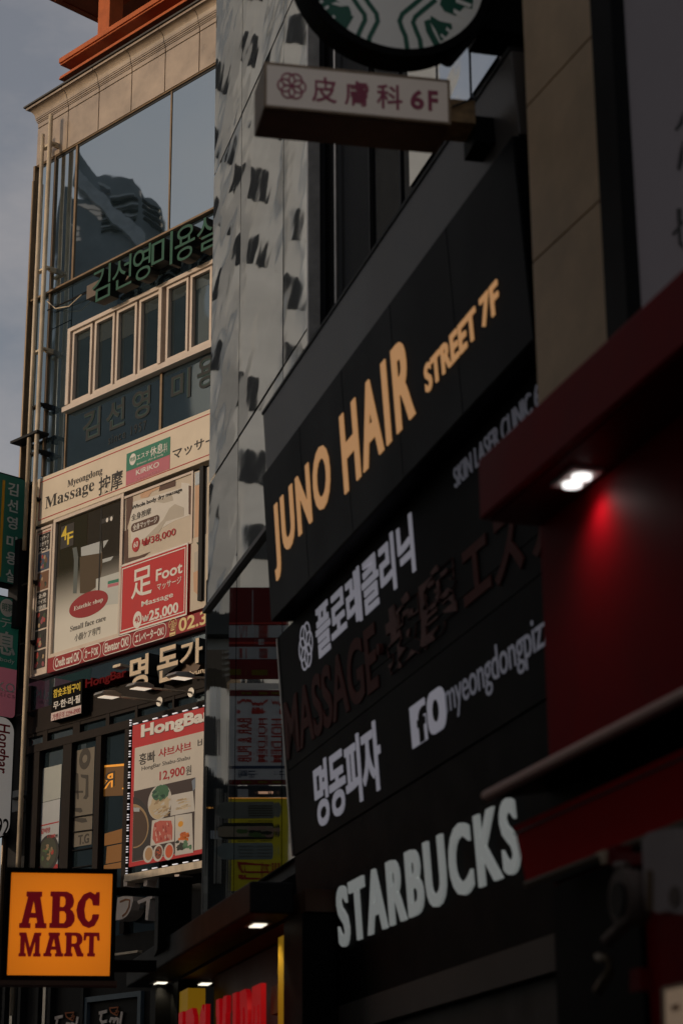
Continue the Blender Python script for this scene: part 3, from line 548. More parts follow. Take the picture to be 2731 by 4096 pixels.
# banner with lights around it
bo = .35
nb = (A.ux(h4(130, 0)[0], 8.5, bo), A.ux(950 / 2.94 + 480, 8.5, bo) + 1.2)
z_t, z_b = A.uw(h4(132, 455), bo)[1], A.uw(h4(125, 2110), bo)[1]
s = sgn('food_banner', 'large red and white food banner with a chain of small white lights round it', A, (nb[0], nb[1], z_b, z_t), 'banner')
def hp(qs): return [h4(*q) for q in qs]
MB().box(A, nb[0], nb[1], z_b, z_t, bo - .03, bo).obj('cloth', RED, s)
zw = A.uw(h4(172, 715), bo)[1]; zf = A.uw(h4(162, 1222), bo)[1]; ui = A.ux(h4(165, 0)[0], 8.5, bo); uo = A.ux(h4(925, 0)[0], 8.5, bo)
z_r = A.uw(h4(148, 2055), bo)[1]
WPAP = flat('banner_white', (.60, .55, .48)); MB().box(A, ui, nb[1], z_r, zw, bo, bo + .003).obj('white_field', WPAP, s)
uph = A.ux(h4(888, 0)[0], 8.5, bo); FD = flat('food_backdrop', (.05, .032, .03)); MB().box(A, ui + .005, uph, z_r + .005, zf, bo + .003, bo + .005).obj('photo_field', FD, s)
o = bo + .0052
def hx(t, l, r, b, tp, mm, bold=.01, nm='lettering'): return tx(s, A, t, h4, l, r, b, tp, mm, bo + .003, bold, .003, nm)
tx(s, A, 'HongBar', h4, (252, 560), (1090, 380), (285, 630), (770, 313), flat('letter_shadow', (.10, .03, .03)), bo, .055, .002, 'lettering_shadow'); tx(s, A, 'HongBar', h4, (250, 550), (1085, 370), (285, 622), (770, 308), WHITEP, bo + .0025, .045, .003)
hx('홍빠', (228, 830), (418, 790), (270, 908), (400, 740), INK); hx('샤브샤브', (455, 770), (842, 710), (480, 825), (825, 632), REDINK, .02); hx('HongBar Shabu-Shabu', (258, 950), (825, 850), (270, 990), (815, 798), GREYINK); hx('12,900', (468, 1040), (765, 980), (485, 1108), (750, 925), REDINK, .02); hx('원', (778, 980), (842, 960), (790, 1035), (840, 912), GREYINK, .015); hx('비', (915, 680), (1000, 640), (930, 710), (985, 590), GREYINK)
PLATE = flat('plate_print', (.58, .55, .50)); NOOD = flat('noodle_print', (.55, .44, .28)); LEAF = flat('leaf_print', (.05, .15, .075)); MEAT = flat('meat_print', (.52, .11, .08)); CARR = flat('carrot_print', (.75, .20, .02)); SAU1 = flat('sauce_tan', (.42, .25, .12)); SAU2 = flat('sauce_brown', (.22, .06, .03)); SAU3 = flat('sauce_red', (.62, .10, .03)); POTD = flat('pot_print', (.07, .038, .022)); BRASS = flat('pot_rim_print', (.36, .24, .12))
def hpoly(qs, mm, k, nm='food'): return poly(A, s, h4, qs, mm, o + k * .0006, .0006, nm)
def hdisc(x, y, rx, ry, mm, k, nm='food', wob=0, n=32):
    qs = [h4(x + rx * (1 + random.uniform(-wob, wob)) * math.cos(i / n * 6.2832), y - ry * (1 + random.uniform(-wob, wob)) * math.sin(i / n * 6.2832) - rx * math.cos(i / n * 6.2832) * .25) for i in range(n)]
    return MB().prism(A, A.pts(qs, o), o + k * .0006, o + k * .0006 + .0006).obj(nm, mm, s)
def half(x, y, rx, ry, mm, k, nm):
    qs = [(x + rx * math.sin(i / 20 * math.pi), y + ry * math.cos(i / 20 * math.pi)) for i in range(21)]
    return hpoly([(max(158, x), y + ry)] + qs + [(158, y - ry)], mm, k, nm)
half(160, 1660, 205, 370, flat('pot_outer_print', (.03, .026, .026)), 0, 'pot'); half(160, 1630, 180, 260, BRASS, 1, 'pot'); half(160, 1640, 165, 235, POTD, 2, 'pot'); hpoly([(160, 1410), (235, 1415), (230, 1460), (165, 1460)], PALE, 3, 'pot')
hdisc(470, 1345, 140, 205, PLATE, 0, 'plate'); hdisc(465, 1400, 118, 140, NOOD, 1, 'food', .08); hdisc(482, 1240, 100, 95, LEAF, 2, 'food', .08)
for k in range(30):
    x, y = random.uniform(385, 560), random.uniform(1310, 1510); hpoly([(x, y), (x + 45, y - random.uniform(5, 40)), (x + 50, y - random.uniform(-5, 20)), (x + 6, y + 12)], (PLATE, NOOD, flat('mushroom_print', (.38, .27, .15)))[k % 3], 3 + k % 4, 'food')
for k in range(12):
    x, y = random.uniform(400, 560), random.uniform(1180, 1290); hdisc(x, y, random.uniform(14, 30), random.uniform(12, 24), (LEAF, flat('leaf_light', (.10, .22, .12)), flat('leaf_deep', (.02, .08, .05)))[k % 3], 4 + k % 3, 'food', .25, 9)
hpoly([(610, 1265), (860, 1215), (880, 1455), (595, 1510)], PLATE, 0, 'plate')
for k in range(26):
    x, y = random.uniform(635, 770), random.uniform(1300, 1440); hpoly([(x, y), (x + 70, y - random.uniform(0, 26)), (x + 70, y - random.uniform(-6, 16)), (x, y + 7)], (NOOD, flat('noodle_light', (.66, .56, .40)), flat('noodle_dark', (.4, .29, .16)))[k % 3], 1 + k % 5, 'food')
hpoly([(380, 1565), (645, 1512), (640, 1810), (360, 1865)], PLATE, 0, 'plate'); hpoly([(405, 1600), (470, 1565), (605, 1565), (620, 1640), (615, 1790), (420, 1838), (385, 1780), (390, 1680)], MEAT, 1, 'food')
for k in range(34):
    x, y = random.uniform(400, 590), random.uniform(1585, 1770); hpoly([(x, y), (x + 9, y - 4), (x + 14 + random.uniform(-6, 12), y + random.uniform(25, 60)), (x + 2, y + 44)], (flat('fat_print', (.66, .40, .33)), flat('meat_deep', (.36, .05, .04)), MEAT)[k % 3], 2 + k % 4, 'food')
hpoly([(650, 1505), (848, 1478), (862, 1940), (650, 1978)], PLATE, 0, 'plate'); hdisc(712, 1610, 48, 85, flat('egg_white_print', (.62, .56, .46)), 1, 'food', .06); hdisc(715, 1605, 30, 34, flat('egg_yolk_print', (.72, .33, .03)), 2)
for k in range(26): hdisc(random.uniform(700, 810), random.uniform(1715, 1790), random.uniform(14, 26), random.uniform(10, 22), (CARR, flat('carrot_deep', (.6, .13, .02)))[k % 2], 2 + k % 4, 'food', .25, 8)
for k in range(24): x = random.uniform(675, 835); hdisc(x, random.uniform(1810, 1905), random.uniform(14, 28), random.uniform(12, 26), (flat('seaweed_print', (.035, .04, .03)) if x < 745 else (LEAF, flat('leaf_light', (.10, .22, .12)))[k % 2]), 2 + k % 4, 'food', .25, 8)
for x, y, mm in ((335, 1960, SAU1), (450, 1945, SAU2), (575, 1930, SAU3)):
    hdisc(x, y, 60, 100, PLATE, 1, 'sauce_dish'); hdisc(x + 5, y - 3, 44, 76, mm, 2, 'sauce')
for k in range(8): hdisc(random.uniform(430, 475), random.uniform(1910, 1980), 9, 12, (SAU3, INK)[k % 2], 3 + k % 2, 'food', .2, 8)
hpoly([(845, 1100), (888, 1060), (888, 1180), (860, 1220)], flat('steel_blue_print', (.2, .24, .3)), 1, 'food')
MB().box(A, nb[0], nb[1], z_b, z_r - .003, bo, bo + .004).obj('red_foot', RED, s)
MB().box(A, nb[0] - .1, nb[1], z_b - .24, z_b - .12, bo - .3, bo + .02).obj('ledge', PIPE, s)
LED = lit('white_led', (.92, .93, 1.0), .4)
for k in range(15):
    w = z_b - .06 + (z_t - z_b + .12) * k / 14; uu = nb[0] - .06
    for j in range(3): MB().box(A, uu - .02, uu + .02, w - .05 + j * .045, w - .034 + j * .045, bo - .01, bo + .012).obj('small_light', LED, s)
for k in range(12):
    uu = nb[0] + .02 + k * .27; MB().box(A, uu, uu + .13, z_t + .015, z_t + .033, bo - .01, bo + .012).obj('small_light', LED, s); MB().box(A, uu + .35, uu + .48, z_b - .105, z_b - .088, bo - .01, bo + .012).obj('small_light', LED, s)
MB().tube([A.loc(nb[0] - .06, z_b - .1, bo - .015), A.loc(nb[0] - .06, z_t + .03, bo - .015), A.loc(nb[1], z_t + .03, bo - .015)], .008, 6).obj('cable', DARKM, s)

# second and ground floor of the office block
MB().box(A, uG + .4, UR, 0, 6.2, -.14, -.05).obj('lower_wall', mat('lower_dark_panels', (.014, .0135, .0135), .5, .12, var=.3), off)
for x in (30, 85, 140, 265, 315, 350, 580):
    ua = A.ux(bl(x, 0)[0], 4.4); MB().box(A, ua - .04, ua + .04, 0, 7.0, -.05, .06).obj('mullion', STEEL if x in (85, 315) else DARKM, off)
for a, b in ((370, 570), (590, 960)):
    ua, ub = A.ux(bl(a, 0)[0], 4.2), A.ux(bl(b, 0)[0], 4.2); MB().box(A, ua, ub, .3, 4.5, -.05, -.03).obj('pane', DIMGL, off); 
ua, ub = A.ux(bl(585, 0)[0], 4.4), A.ux(bl(985, 0)[0], 4.4); MB().frame(A, ua, ub, .2, A.uw(bl(760, 312))[1], .09, -.05, .03).obj('door_frame', mat('blue_grey_frame', (.09, .13, .16), .4), off)
WL = mat('white_letter', (.72, .62, .55), .45)
# leaf and stroke sign, partly hidden by the square lit sign
s = sgn('cafe_letter_sign', 'white hand drawn letters and leaf mark right behind the orange lit square sign', A, A.bx(b6(0, 200), b6(235, 200), b6(0, 380), b6(230, 15), .25))
lo = .3
def lp(qs): return A.pts([b6(*q) for q in qs], lo)
for q in ([(140, 35), (250, 5), (265, 12), (190, 45), (185, 90), (155, 95), (160, 50)], [(105, 215), (225, 168), (232, 190), (212, 205), (190, 380), (170, 375), (180, 215), (112, 245)], [(-10, 40), (20, 35), (20, 90), (-10, 95)], [(415, -5), (455, -5), (452, 12), (418, 14)]):
    MB().prism(A, lp(q), .0, lo).obj('letter', WL, s)
MB().prism(A, lp([(-60, 190), (0, 172), (65, 178), (68, 215), (50, 290), (20, 340), (-20, 370), (-80, 380)]), 0, lo).obj('leaf', WL, s)
MB().ribbon(A, lp([(-20, 345), (10, 320), (35, 270), (42, 210), (10, 205), (-40, 225)]), .035, lo, lo + .006).obj('leaf_line', mat('brown_line', (.30, .11, .03), .5), s)
for q in ((60, 40, 120, 90), (105, 240, 165, 290)):
    bx = A.bx(b6(q[0], q[1]), b6(q[2], q[1]), b6(q[0], q[3]), b6(q[0], q[1]), .1); MB().box(A, bx[0], bx[1], bx[2], bx[3], 0, .12).obj('backing_block', mat('grey_block', (.20, .19, .18), .5), s)
MB().box(A, A.ux(b6(0, 0)[0], 5.5), A.ux(b6(218, 0)[0], 5.5), A.uw(b6(215, 632), .3)[1], A.uw(b6(215, 612), .3)[1], .2, .3).obj('rail', PIPE, s)
for k, (dx, dy) in enumerate(((0, 35), (308, 0))):
    s = sgn('glass_lettering', ['small white hand drawn word with brown cup mark on the leftmost ground floor glass', 'small white hand drawn word with brown cup mark on the blue framed ground floor glass'][k], A, A.bx(bl(382 + dx, 500 + dy), bl(550 + dx, 480 + dy), bl(400 + dx, 520 + dy), bl(550 + dx, 440 + dy)), 'lettering', 'cup mark words on ground floor glass')
    def bp(qs): return A.pts([bl(x + dx, y - 35 + dy) for x, y in qs], -.02)
    for q in ([(385, 475), (440, 462)], [(405, 475), (395, 520), (405, 540), (440, 530)], [(460, 540), (470, 512), (490, 515), (488, 545)], [(488, 535), (505, 512), (518, 518), (515, 550)], [(545, 465), (532, 550)]):
        MB().ribbon(A, bp(q), .055, -.03, -.012).obj('letter', WL, s)
    for q in ([(455, 440), (518, 434)], [(458, 440), (464, 465), (480, 478), (505, 470), (515, 436)], [(500, 458), (522, 462), (510, 492), (480, 478)]): MB().ribbon(A, bp(q), .022, -.03, -.016).obj('cup_mark', mat('cup_orange', (.38, .09, .015), .5), s)
s = sgn('door_lettering', 'white hand drawn strokes on the wall left of the yellow lit shop front', A, A.bx(b6(265, 1150), b6(350, 1150), b6(265, 1230), b6(350, 1090)), 'lettering')
for q in ([(265, 1112), (350, 1098)], [(292, 1112), (278, 1170), (285, 1195), (350, 1185)], [(240, 1238), (300, 1222), (350, 1218)], [(280, 1240), (275, 1260)]): MB().ribbon(A, A.pts([b6(*p) for p in q], .0), .07, .0, .02).obj('letter', WL, s)

# ------------------------------------------------------------------ blade signs on the left edge (square to frame A)
wl = {}
def blade(px_, wref, fr_a, back=.35): 
    uu = fr_a.ux(px_, wref, back); return Fr(134.3, fr_a.loc(uu, wref, back))
BL = Fr(134.3, A.loc(uG + .14, 13, .3))
def lx(x, w): return BL.ux(x, w)
def blade_sign(name, label, pr, qt, qb, face, wide=1.6, r=.12):
    w1, w0 = BL.uw(qt)[1], BL.uw(qb)[1]; u1_ = BL.ux(pr, (w0 + w1) / 2); bxx = (u1_ - wide, u1_, w0, w1)
    s = thing(name, label, 'sign', BL.loc(u1_ - wide / 2, w0, 0), 'blade signs at the left edge')
    MB().rbox(BL, *bxx, r, -.28, -.01).obj('case', BLACK, s); MB().rbox(BL, bxx[0] + .03, bxx[1] - .03, w0 + .03, w1 - .03, max(.02, r - .03), -.01, .0).obj('face', face, s)
    for q in (w0 + .4, w1 - .4): MB().box(BL, u1_, u1_ + .5, q - .04, q + .04, -.16, -.10).obj('arm', DARKM, s)
    return s, bxx
GB = mat('deep_green_face', (.03, .14, .10), .5, .2, 0, .05, 2, .06)
s, bx = blade_sign('blade_sign', 'deep green upright blade sign with white letters and a yellow line, topmost of three', c3(158, 0)[0], c3(158, 180), c3(120, 860), GB, 1.7)
for k, (ch, y) in enumerate(zip('김선영미용실', (247, 350, 457, 578, 680, 790))):
    x = 85 - k * 3.0; q = BL.uw(c3(x, y)); hgt = (BL.uw(c3(x, y - 40))[1] - BL.uw(c3(x, y + 40))[1]) / 2; MB().text(BL, ch, (q[0] - hgt * .95, q[0] + hgt * .95, q[1] - hgt, q[1] + hgt), .0005, .006, .02).obj('letter', WHITEP, s)
qa, qb_ = BL.uw(c3(27, 190)), BL.uw(c3(5, 795)); MB().box(BL, qa[0] - .03, qa[0] + .03, qb_[1], qa[1], .0005, .005).obj('yellow_line', flat('amber_line', (.70, .36, .02)), s)
s, bx = blade_sign('blade_sign', 'green over pink upright blade sign with white round emblem, middle of three', c3(118, 0)[0], c3(118, 935), c3(70, 1690), mat('green_face', (.03, .19, .13), .5, .2, 0, .05, 2, .08), 1.7)
zm = BL.uw(c3(100, 1380))[1]; MB().rbox(BL, bx[0] + .04, bx[1] - .031, bx[2] + .031, zm, .09, .0002, .004).box(BL, bx[0] + .04, bx[1] - .031, zm - .3, zm, .0041, .0045).obj('pink_field', mat('pink_face', (.50, .15, .19), .5, .2, 0, .05, 2, .18), s)
q = BL.uw(c3(48, 990)); MB().disc(BL, q[0], q[1], .17, .18, .0002, .004).obj('emblem', WHITEP, s); MB().text(BL, '明洞', (q[0] - .125, q[0] + .125, q[1] - .08, q[1] + .08), .0042, .006, .012).obj('emblem_lettering', GREENP, s)
q = BL.uw(c3(38, 1087)); MB().text(BL, 'テ', (q[0] - .13, q[0] + .13, q[1] - .09, q[1] + .09), .0005, .005, .0).obj('lettering', WHITEP, s); MB().text(BL, 'ス', (q[0] - .5, q[0] - .24, q[1] - .09, q[1] + .09), .0005, .005, .0).obj('lettering', WHITEP, s)
q = BL.uw(c3(40, 1212)); MB().text(BL, '息', (q[0] - .22, q[0] + .22, q[1] - .235, q[1] + .235), .0005, .005, .02).obj('lettering', WHITEP, s)
q = BL.uw(c3(40, 1322)); MB().text(BL, 'skin & body', (q[0] - .62, q[0] + .2, q[1] - .05, q[1] + .055), .0005, .005, 0).obj('lettering', WHITEP, s)
q = BL.uw(c3(36, 1487)); MB().text(BL, 'KIRIKO', (q[0] - .75, q[0] + .22, q[1] - .09, q[1] + .09), .005, .008, .01, 1.1).obj('lettering', WHITEP, s); q = BL.uw(c3(36, 1535)); MB().text(BL, 'cosmetics', (q[0] - .8, q[0] + .22, q[1] - .045, q[1] + .045), .005, .008, 0, 1.2).obj('lettering', PINKL, s); 
q = BL.uw(c3(36, 1512)); MB().box(BL, q[0] - .75, q[0] + .22, q[1] - .006, q[1] + .006, .005, .007).obj('line', PINKL, s)
s, bx = blade_sign('blade_sign', 'white rounded upright blade sign with red sideways lettering, lowest of three', c4(85, 0)[0], c4(80, 580), c4(50, 1345), lit('ivory_face', (.60, .55, .50), .24), 1.7, .3)
q0, q1 = BL.uw(c4(20, 622)), BL.uw(c4(8, 930)); MB().text(BL, 'Hongbar', (q0[0] - .17, q0[0] + .17, q1[1], q0[1]), .0005, .006, .015, turn=1).obj('lettering', REDINK, s)
q0 = BL.uw(c4(15, 1265)); MB().text(BL, '92', (q0[0] - .14, q0[0] + .16, q0[1] - .16, q0[1] + .16), .0005, .006, .01).obj('number', INK, s)
MB().box(A, uG - .02, uG + .3, 12.4, 14.2, .03, .18).obj('meter_cabinet', DARKM, off)
u, w = A.uw(c4(112, 1105), .1); MB().box(A, u - .11, u + .11, w - .2, w + .2, -.02, .14).obj('junction_box', mat('grey_box', (.20, .21, .21), .5), off)

# ================================================================== mirror glass building (frame G)
gb = thing('glass_building', 'mirror glass curtain wall with thin dark joints reflecting a pale building', 'building', G.loc(2, 0, -4))
v0, v1, v2, v3 = G.ux(838, 11), G.ux(956, 11.5), G.ux(1132, 10.5), G.ux(1238, 12.0)
MB().box(G, v0 + .02, v3 - .02, 4.9, 36, -7, -.08).obj('wall', DARKW, gb)
rz = [G.uw(q)[1] for q in ((792, 2456), c9(60, 1800), c6(65, 820))]
rows = [5.0, rz[0] - .12, rz[1], rz[2], rz[2] + 4.4, rz[2] + 8.8, rz[2] + 13.2, rz[2] + 17.6]
MIR = []
for k in range(4): MIR.append(glass('mirror_curtain_glass_%s' % 'abcd'[k], (.012, .015, .015), (.84, .86, .86), .92, .026, 1.0 + .12 * k, .0085 + .002 * (k % 3), (.42, .42, .8)))
MIRL = glass('mirror_curtain_glass_low', (.012, .015, .015), (.74, .76, .75), .84, .02, 2.2, .0010, (1, 1, .12))
def pane(u0, u1, w0, w1, k):
    tx_, tw = (0, 0) if w0 < 5.5 else (random.uniform(-.0025, .0025), random.uniform(-.002, .002))
    g = .018; cu, cw = (u0 + u1) / 2, (w0 + w1) / 2
    def P_(u, w, o): return G.loc(u, w, o + tx_ * (u - cu) + tw * (w - cw))
    m = MB(); p = [P_(u, w, o) for o in (-.03, 0) for w in (w0 + g, w1 - g) for u in (u0 + g, u1 - g)]
    m.add(p, [(0, 2, 3, 1), (4, 5, 7, 6), (0, 1, 5, 4), (2, 6, 7, 3), (0, 4, 6, 2), (1, 3, 7, 5)]); return m.obj('glass_pane', MIRL if w0 < 5.5 else MIR[k % 4], gb)
i = 0
for a, b in ((v0, v1), (v1, v2), (v2, v3)):
    for c, d in zip(rows[:-1], rows[1:]): pane(a, b, c, d, i); i += 1
m = MB()
m.box(G, v3, v3 + .06, 4, 36, -.1, .03)
m.obj('edge_trim', STEEL, gb)
MB().box(G, v0 - .05, v3, rz[0] - .15, rz[0] - .09, -.03, .05).obj('transom', mat('brown_transom', (.06, .045, .038), .4, .5, .3), gb)
MB().box(G, v0 - .09, v0 + .0, 5.0, rz[0] + .3, -.1, .0).obj('corner_post', DARKM, gb)
# signs and a house across the street, seen only as mirror images in the low panes
class Mir:
    def __init__(s, Y): s.f = Fr(90, atY(CX, CY, Y)); s.ux = s.f.ux; s.uw = s.f.uw; s.pts = s.f.pts; s.bx = s.f.bx
    def loc(s, u, w, o=0):
        p = s.f.loc(u, w, o); return p - G.n * (2 * (p - G.P).dot(G.n))
VM = Mir(44.0)
g1, g2 = K(940, 2720, 2.868), K(780, 2350, 1.7425)
def base(f, q): u, w = VM.uw(f(*q)); return VM.loc(u, w)
def dim(name, col): return mat(name, col, .6, .1, 0, .15, 1.5)
def gp(s, f, qs, mm, k=0, nm='panel', th=.004, fr=None): return MB().prism(fr or VM, (fr or VM).pts([f(*q) for q in qs]), .0 + k * .006, .004 + k * .006 + th).obj(nm, mm, s)
def gt(s, t, x0, x1, y0, y1, mm, k, bold=.0, turn=0):
    bx = VM.bx(g1(x0, y0), g1(x1, y0), g1(x0, y1), g1(x0, y0)); return MB().text(VM, t, bx, .004 + k * .006, .008 + k * .006, bold, mirror=True, turn=turn).obj('lettering', mm, s)
MARO, GRP, RDP, OLV = dim('sign_maroon', (.15, .02, .02)), dim('sign_grey', (.40, .43, .46)), dim('sign_red', (.42, .05, .04)), dim('sign_olive', (.14, .11, .01))
s = thing('far_sign', 'dark red striped sign board across the street, uppermost of its stack', 'sign', base(g2, (450, 650)))
gp(s, g2, [(240, 0), (660, 0), (660, 640), (240, 640)], MARO)
for q, mm in (([(240, 265), (660, 265), (660, 350), (240, 350)], GRP), ([(240, 415), (660, 415), (660, 500), (240, 500)], GRP), ([(305, 270), (320, 270), (330, 345), (345, 270), (355, 270), (340, 352), (318, 352)], RDP), ([(440, 265), (500, 265), (500, 350), (440, 350)], RDP), ([(395, 20), (410, 20), (410, 265), (395, 265)], GRP), ([(240, 570), (330, 570), (330, 610), (240, 610)], OLV), ([(395, 575), (500, 575), (500, 612), (395, 612)], OLV), ([(310, 425), (340, 425), (345, 495), (305, 495)], RDP), ([(450, 425), (500, 425), (500, 495), (450, 495)], RDP), ([(240, 380), (660, 380), (660, 395), (240, 395)], RDP), ([(440, 360), (470, 360), (470, 400), (440, 400)], GRP), ([(240, 245), (660, 245), (660, 255), (240, 255)], RDP)): gp(s, g2, q, mm, 1, 'print_detail')
s = thing('far_sign', 'pale sign board with red sideways lettering across the street', 'sign', base(g1, (300, 1200)))
PLG = dim('sign_pale', (.58, .62, .66))
gp(s, g1, [(-60, 36), (620, 40), (620, 112), (-60, 108)], dim('sign_white', (.75, .74, .72)), 0, 'white_strip'); gp(s, g1, [(-60, 113), (620, 116), (620, 1205), (-60, 1205)], PLG)
for q in ([(-60, 118), (620, 118), (620, 185), (-60, 185)], [(-60, 1145), (620, 1145), (620, 1203), (-60, 1203)]): gp(s, g1, q, MARO, 1, 'band')
for x in (150, 320, 480): gp(s, g1, [(x - 55, 140), (x + 45, 140), (x + 45, 168), (x - 55, 168)], OLV, 2, 'band_mark'); gp(s, g1, [(x - 55, 1160), (x + 45, 1160), (x + 45, 1188), (x - 55, 1188)], OLV, 2, 'band_mark')
NVY = dim('sign_navy', (.05, .07, .13)); gp(s, g1, [(-60, 985), (620, 985), (620, 1018), (-60, 1018)], NVY, 1, 'band')
for q in ([(40, 250), (110, 215), (180, 225), (240, 265), (300, 262), (375, 215), (375, 240), (300, 298), (240, 298), (180, 255), (110, 245), (40, 285)], [(415, 215), (470, 250), (530, 280), (530, 310), (460, 275)], [(190, 365), (230, 315), (290, 315), (350, 370), (300, 390), (210, 390)], [(480, 370), (510, 330), (560, 330), (560, 395), (500, 395)], [(20, 330), (70, 360), (60, 385), (20, 385)]): gp(s, g1, q, RDP, 1, 'flourish')
gt(s, 'HOLDEM', 430, 535, 445, 948, RDP, 1, .02, 1); gt(s, 'HOLDEM', 255, 365, 440, 945, RDP, 1, .02, 1); gt(s, 'BAR & PUB', 40, 205, 440, 945, RDP, 1, .02, 1)
gt(s, '구독', 40, 250, 1040, 1125, NVY, 1, .02); gt(s, '구', 478, 570, 1045, 1125, NVY, 1, .02)
s = thing('far_sign', 'yellow sign board with long sandwich pictures and red lettering across the street', 'sign', base(g1, (300, 2300)))
gp(s, g1, [(-60, 1215), (620, 1215), (620, 1345), (-60, 1345)], dim('sign_night', (.04, .045, .055))); gp(s, g1, [(30, 1250), (165, 1255), (165, 1340), (30, 1340)], GRP, 1, 'print_detail')
for q in ([(270, 1280), (380, 1280), (380, 1308), (275, 1308)], [(408, 1278), (448, 1278), (445, 1295), (428, 1312), (412, 1298)]): gp(s, g1, q, lit('far_warm_lamp', (1, .55, .35), .45), 1, 'lamp')
gp(s, g1, [(-60, 1350), (620, 1350), (620, 2420), (-60, 2420)], dim('sign_yellow', (.80, .70, .04)))
gp(s, g1, [(-60, 1350), (620, 1350), (620, 1362), (-60, 1362)], lit('far_warm_line', (1, .45, .1), .3), 2, 'lamp_line')
for x1, y0, y1, mm in ((515, 1400, 1590, dim('roll_grey', (.20, .22, .20))), (495, 1640, 1830, dim('roll_dark', (.035, .04, .03))), (470, 1870, 2060, dim('roll_teal', (.26, .32, .32)))):
    bx = VM.bx(g1(-200, y0), g1(x1, y0), g1(0, y1), g1(0, y0)); MB().rbox(VM, *bx, (bx[3] - bx[2]) * .42, .010, .014).obj('picture', mm, s)
bx = VM.bx(g1(-200, 1680), g1(470, 1680), g1(0, 1800), g1(0, 1680)); MB().rbox(VM, *bx, (bx[3] - bx[2]) * .4, .0145, .018).obj('picture', dim('roll_cream', (.36, .31, .22)), s)
for k in range(11): u, w = VM.uw(g1(random.uniform(30, 440), random.uniform(1700, 1785))); MB().disc(VM, u, w, .12, .05, .0185 + k * .0005, .021 + k * .0005, 9, k, .3).obj('picture', (dim('roll_leaf', (.10, .18, .06)), dim('roll_ham', (.38, .25, .2)), dim('roll_dark', (.035, .04, .03)))[k % 3], s)
for k in range(8): y = 1900 + (k % 4) * 38; x = 60 + 200 * (k // 4); gp(s, g1, [(x, y), (x + 160, y), (x + 160, y + 14), (x, y + 14)], dim('roll_grey', (.20, .22, .20)), 3, 'picture')
for k in range(5): y = 1440 + k * 28; gp(s, g1, [(170, y), (440, y), (430, y + 10), (180, y + 10)], dim('roll_dark2', (.10, .10, .07)), 3, 'picture')
gt(s, '샌드위치', 170, 445, 1612, 1628, dim('roll_dark', (.035, .04, .03)), 1); gt(s, '커피 샐러드', 40, 420, 1838, 1856, dim('roll_dark', (.035, .04, .03)), 1)
for q in ([(30, 2085), (90, 2090), (400, 2120), (400, 2130), (80, 2120), (90, 2160), (110, 2195), (390, 2195), (390, 2215), (90, 2215), (50, 2150)], [(50, 2235), (110, 2235), (120, 2265), (290, 2270), (290, 2290), (90, 2290), (50, 2270)]): gp(s, g1, q, RDP, 1, 'flourish')
gt(s, '특가', 295, 500, 2095, 2290, RDP, 1, .03)
VH = Mir(62.0)
hs = thing('far_house', 'house with dark stepped eaves and pale upper wall far down the street', 'building', base(g2, (150, 2400)))
def hp_(qs, mm, o0, o1, nm): return MB().prism(VH, VH.pts([g2(*q) for q in qs]), o0, o1).obj(nm, mm, hs)
SLT = dim('slate_grey', (.055, .06, .06)); hp_([(-120, 215), (50, 215), (130, 190), (200, 225), (250, 205), (300, 215), (305, 360), (-120, 360)], SLT, -2, .6, 'eaves'); hp_([(-120, 362), (305, 362), (305, 455), (-120, 455)], dim('pale_soffit', (.34, .36, .36)), -2, .1, 'soffit')
hp_([(-120, 457), (305, 457), (305, 620), (230, 690), (200, 600), (110, 580), (40, 620), (-120, 625)], dim('brown_eaves', (.16, .13, .10)), -2, .4, 'eaves')
for k in range(5): hp_([(205, 470 + k * 40), (300, 450 + k * 40), (300, 465 + k * 40), (205, 488 + k * 40)], dim('pale_slat', (.30, .28, .24)), .402, .44, 'slat')
hp_([(-120, 1255), (60, 1255), (80, 1285), (130, 1300), (160, 1360), (190, 1370), (215, 1420), (240, 1390), (300, 1340), (305, 2600), (-120, 2600)], dim('dark_front', (.028, .032, .034)), -2, .9, 'lower_front')
for x, y0, y1, w_ in ((250, 980, 2300, 10), (62, 1300, 2300, 22), (170, 1450, 2100, 16), (225, 1480, 2200, 8), (275, 1380, 1800, 12)): hp_([(x, y0), (x + w_, y0), (x + w_, y1), (x, y1)], dim('pale_post', (.28, .27, .24)), .95, 1.1, 'post')
hp_([(10, 1520), (80, 1520), (80, 1550), (10, 1550)], dim('pale_soffit', (.34, .36, .36)), .95, 1.0, 'sign_strip'); hp_([(110, 1575), (140, 1575), (140, 1584), (110, 1584)], lit('far_warm_line', (1, .45, .1), .3), 1.0, 1.05, 'lamp')
hp_([(140, 1735), (270, 1735), (265, 1800), (140, 1790)], GRP, .96, 1.02, 'sign_strip'); hp_([(20, 2050), (90, 2050), (90, 2165), (20, 2165)], dim('pale_post2', (.42, .41, .38)), .96, 1.02, 'sign_strip')

# ground floor canopy of the lit shop
CP = Fr(15.3, G.loc(0, 4, 0))
ue = CP.ux(1180, 4.6, .9)
co, cw_ = .95, None
tipb = CP.uw(b6(10, 975), co); tipt = CP.uw(b6(-10, 745), co); nearb = CP.uw(b6(1000, 300), co); near_t = CP.uw(b6(1048, 60), co)
cz0, cz1 = (tipb[1] + nearb[1]) / 2, (tipt[1] + near_t[1]) / 2; cu0, cu1 = tipb[0], near_t[0]
s = thing('shop_canopy', 'deep black canopy box with small downlights over the yellow lit shop front', 'canopy', CP.loc((cu0 + cu1) / 2, cz0, 0))
cback = CP.ow((1178, 3560), cu1)[0]; print('cback', cback); MB().box(CP, cu0, cu1, cz0 + .001, cz1, cback, co).obj('canopy_box', mat('canopy_black', (.012, .012, .012), .55, .12, var=.2), s, bevel=.02)
DL = lit('downlight_lens', (1, .93, .76), 1.8)
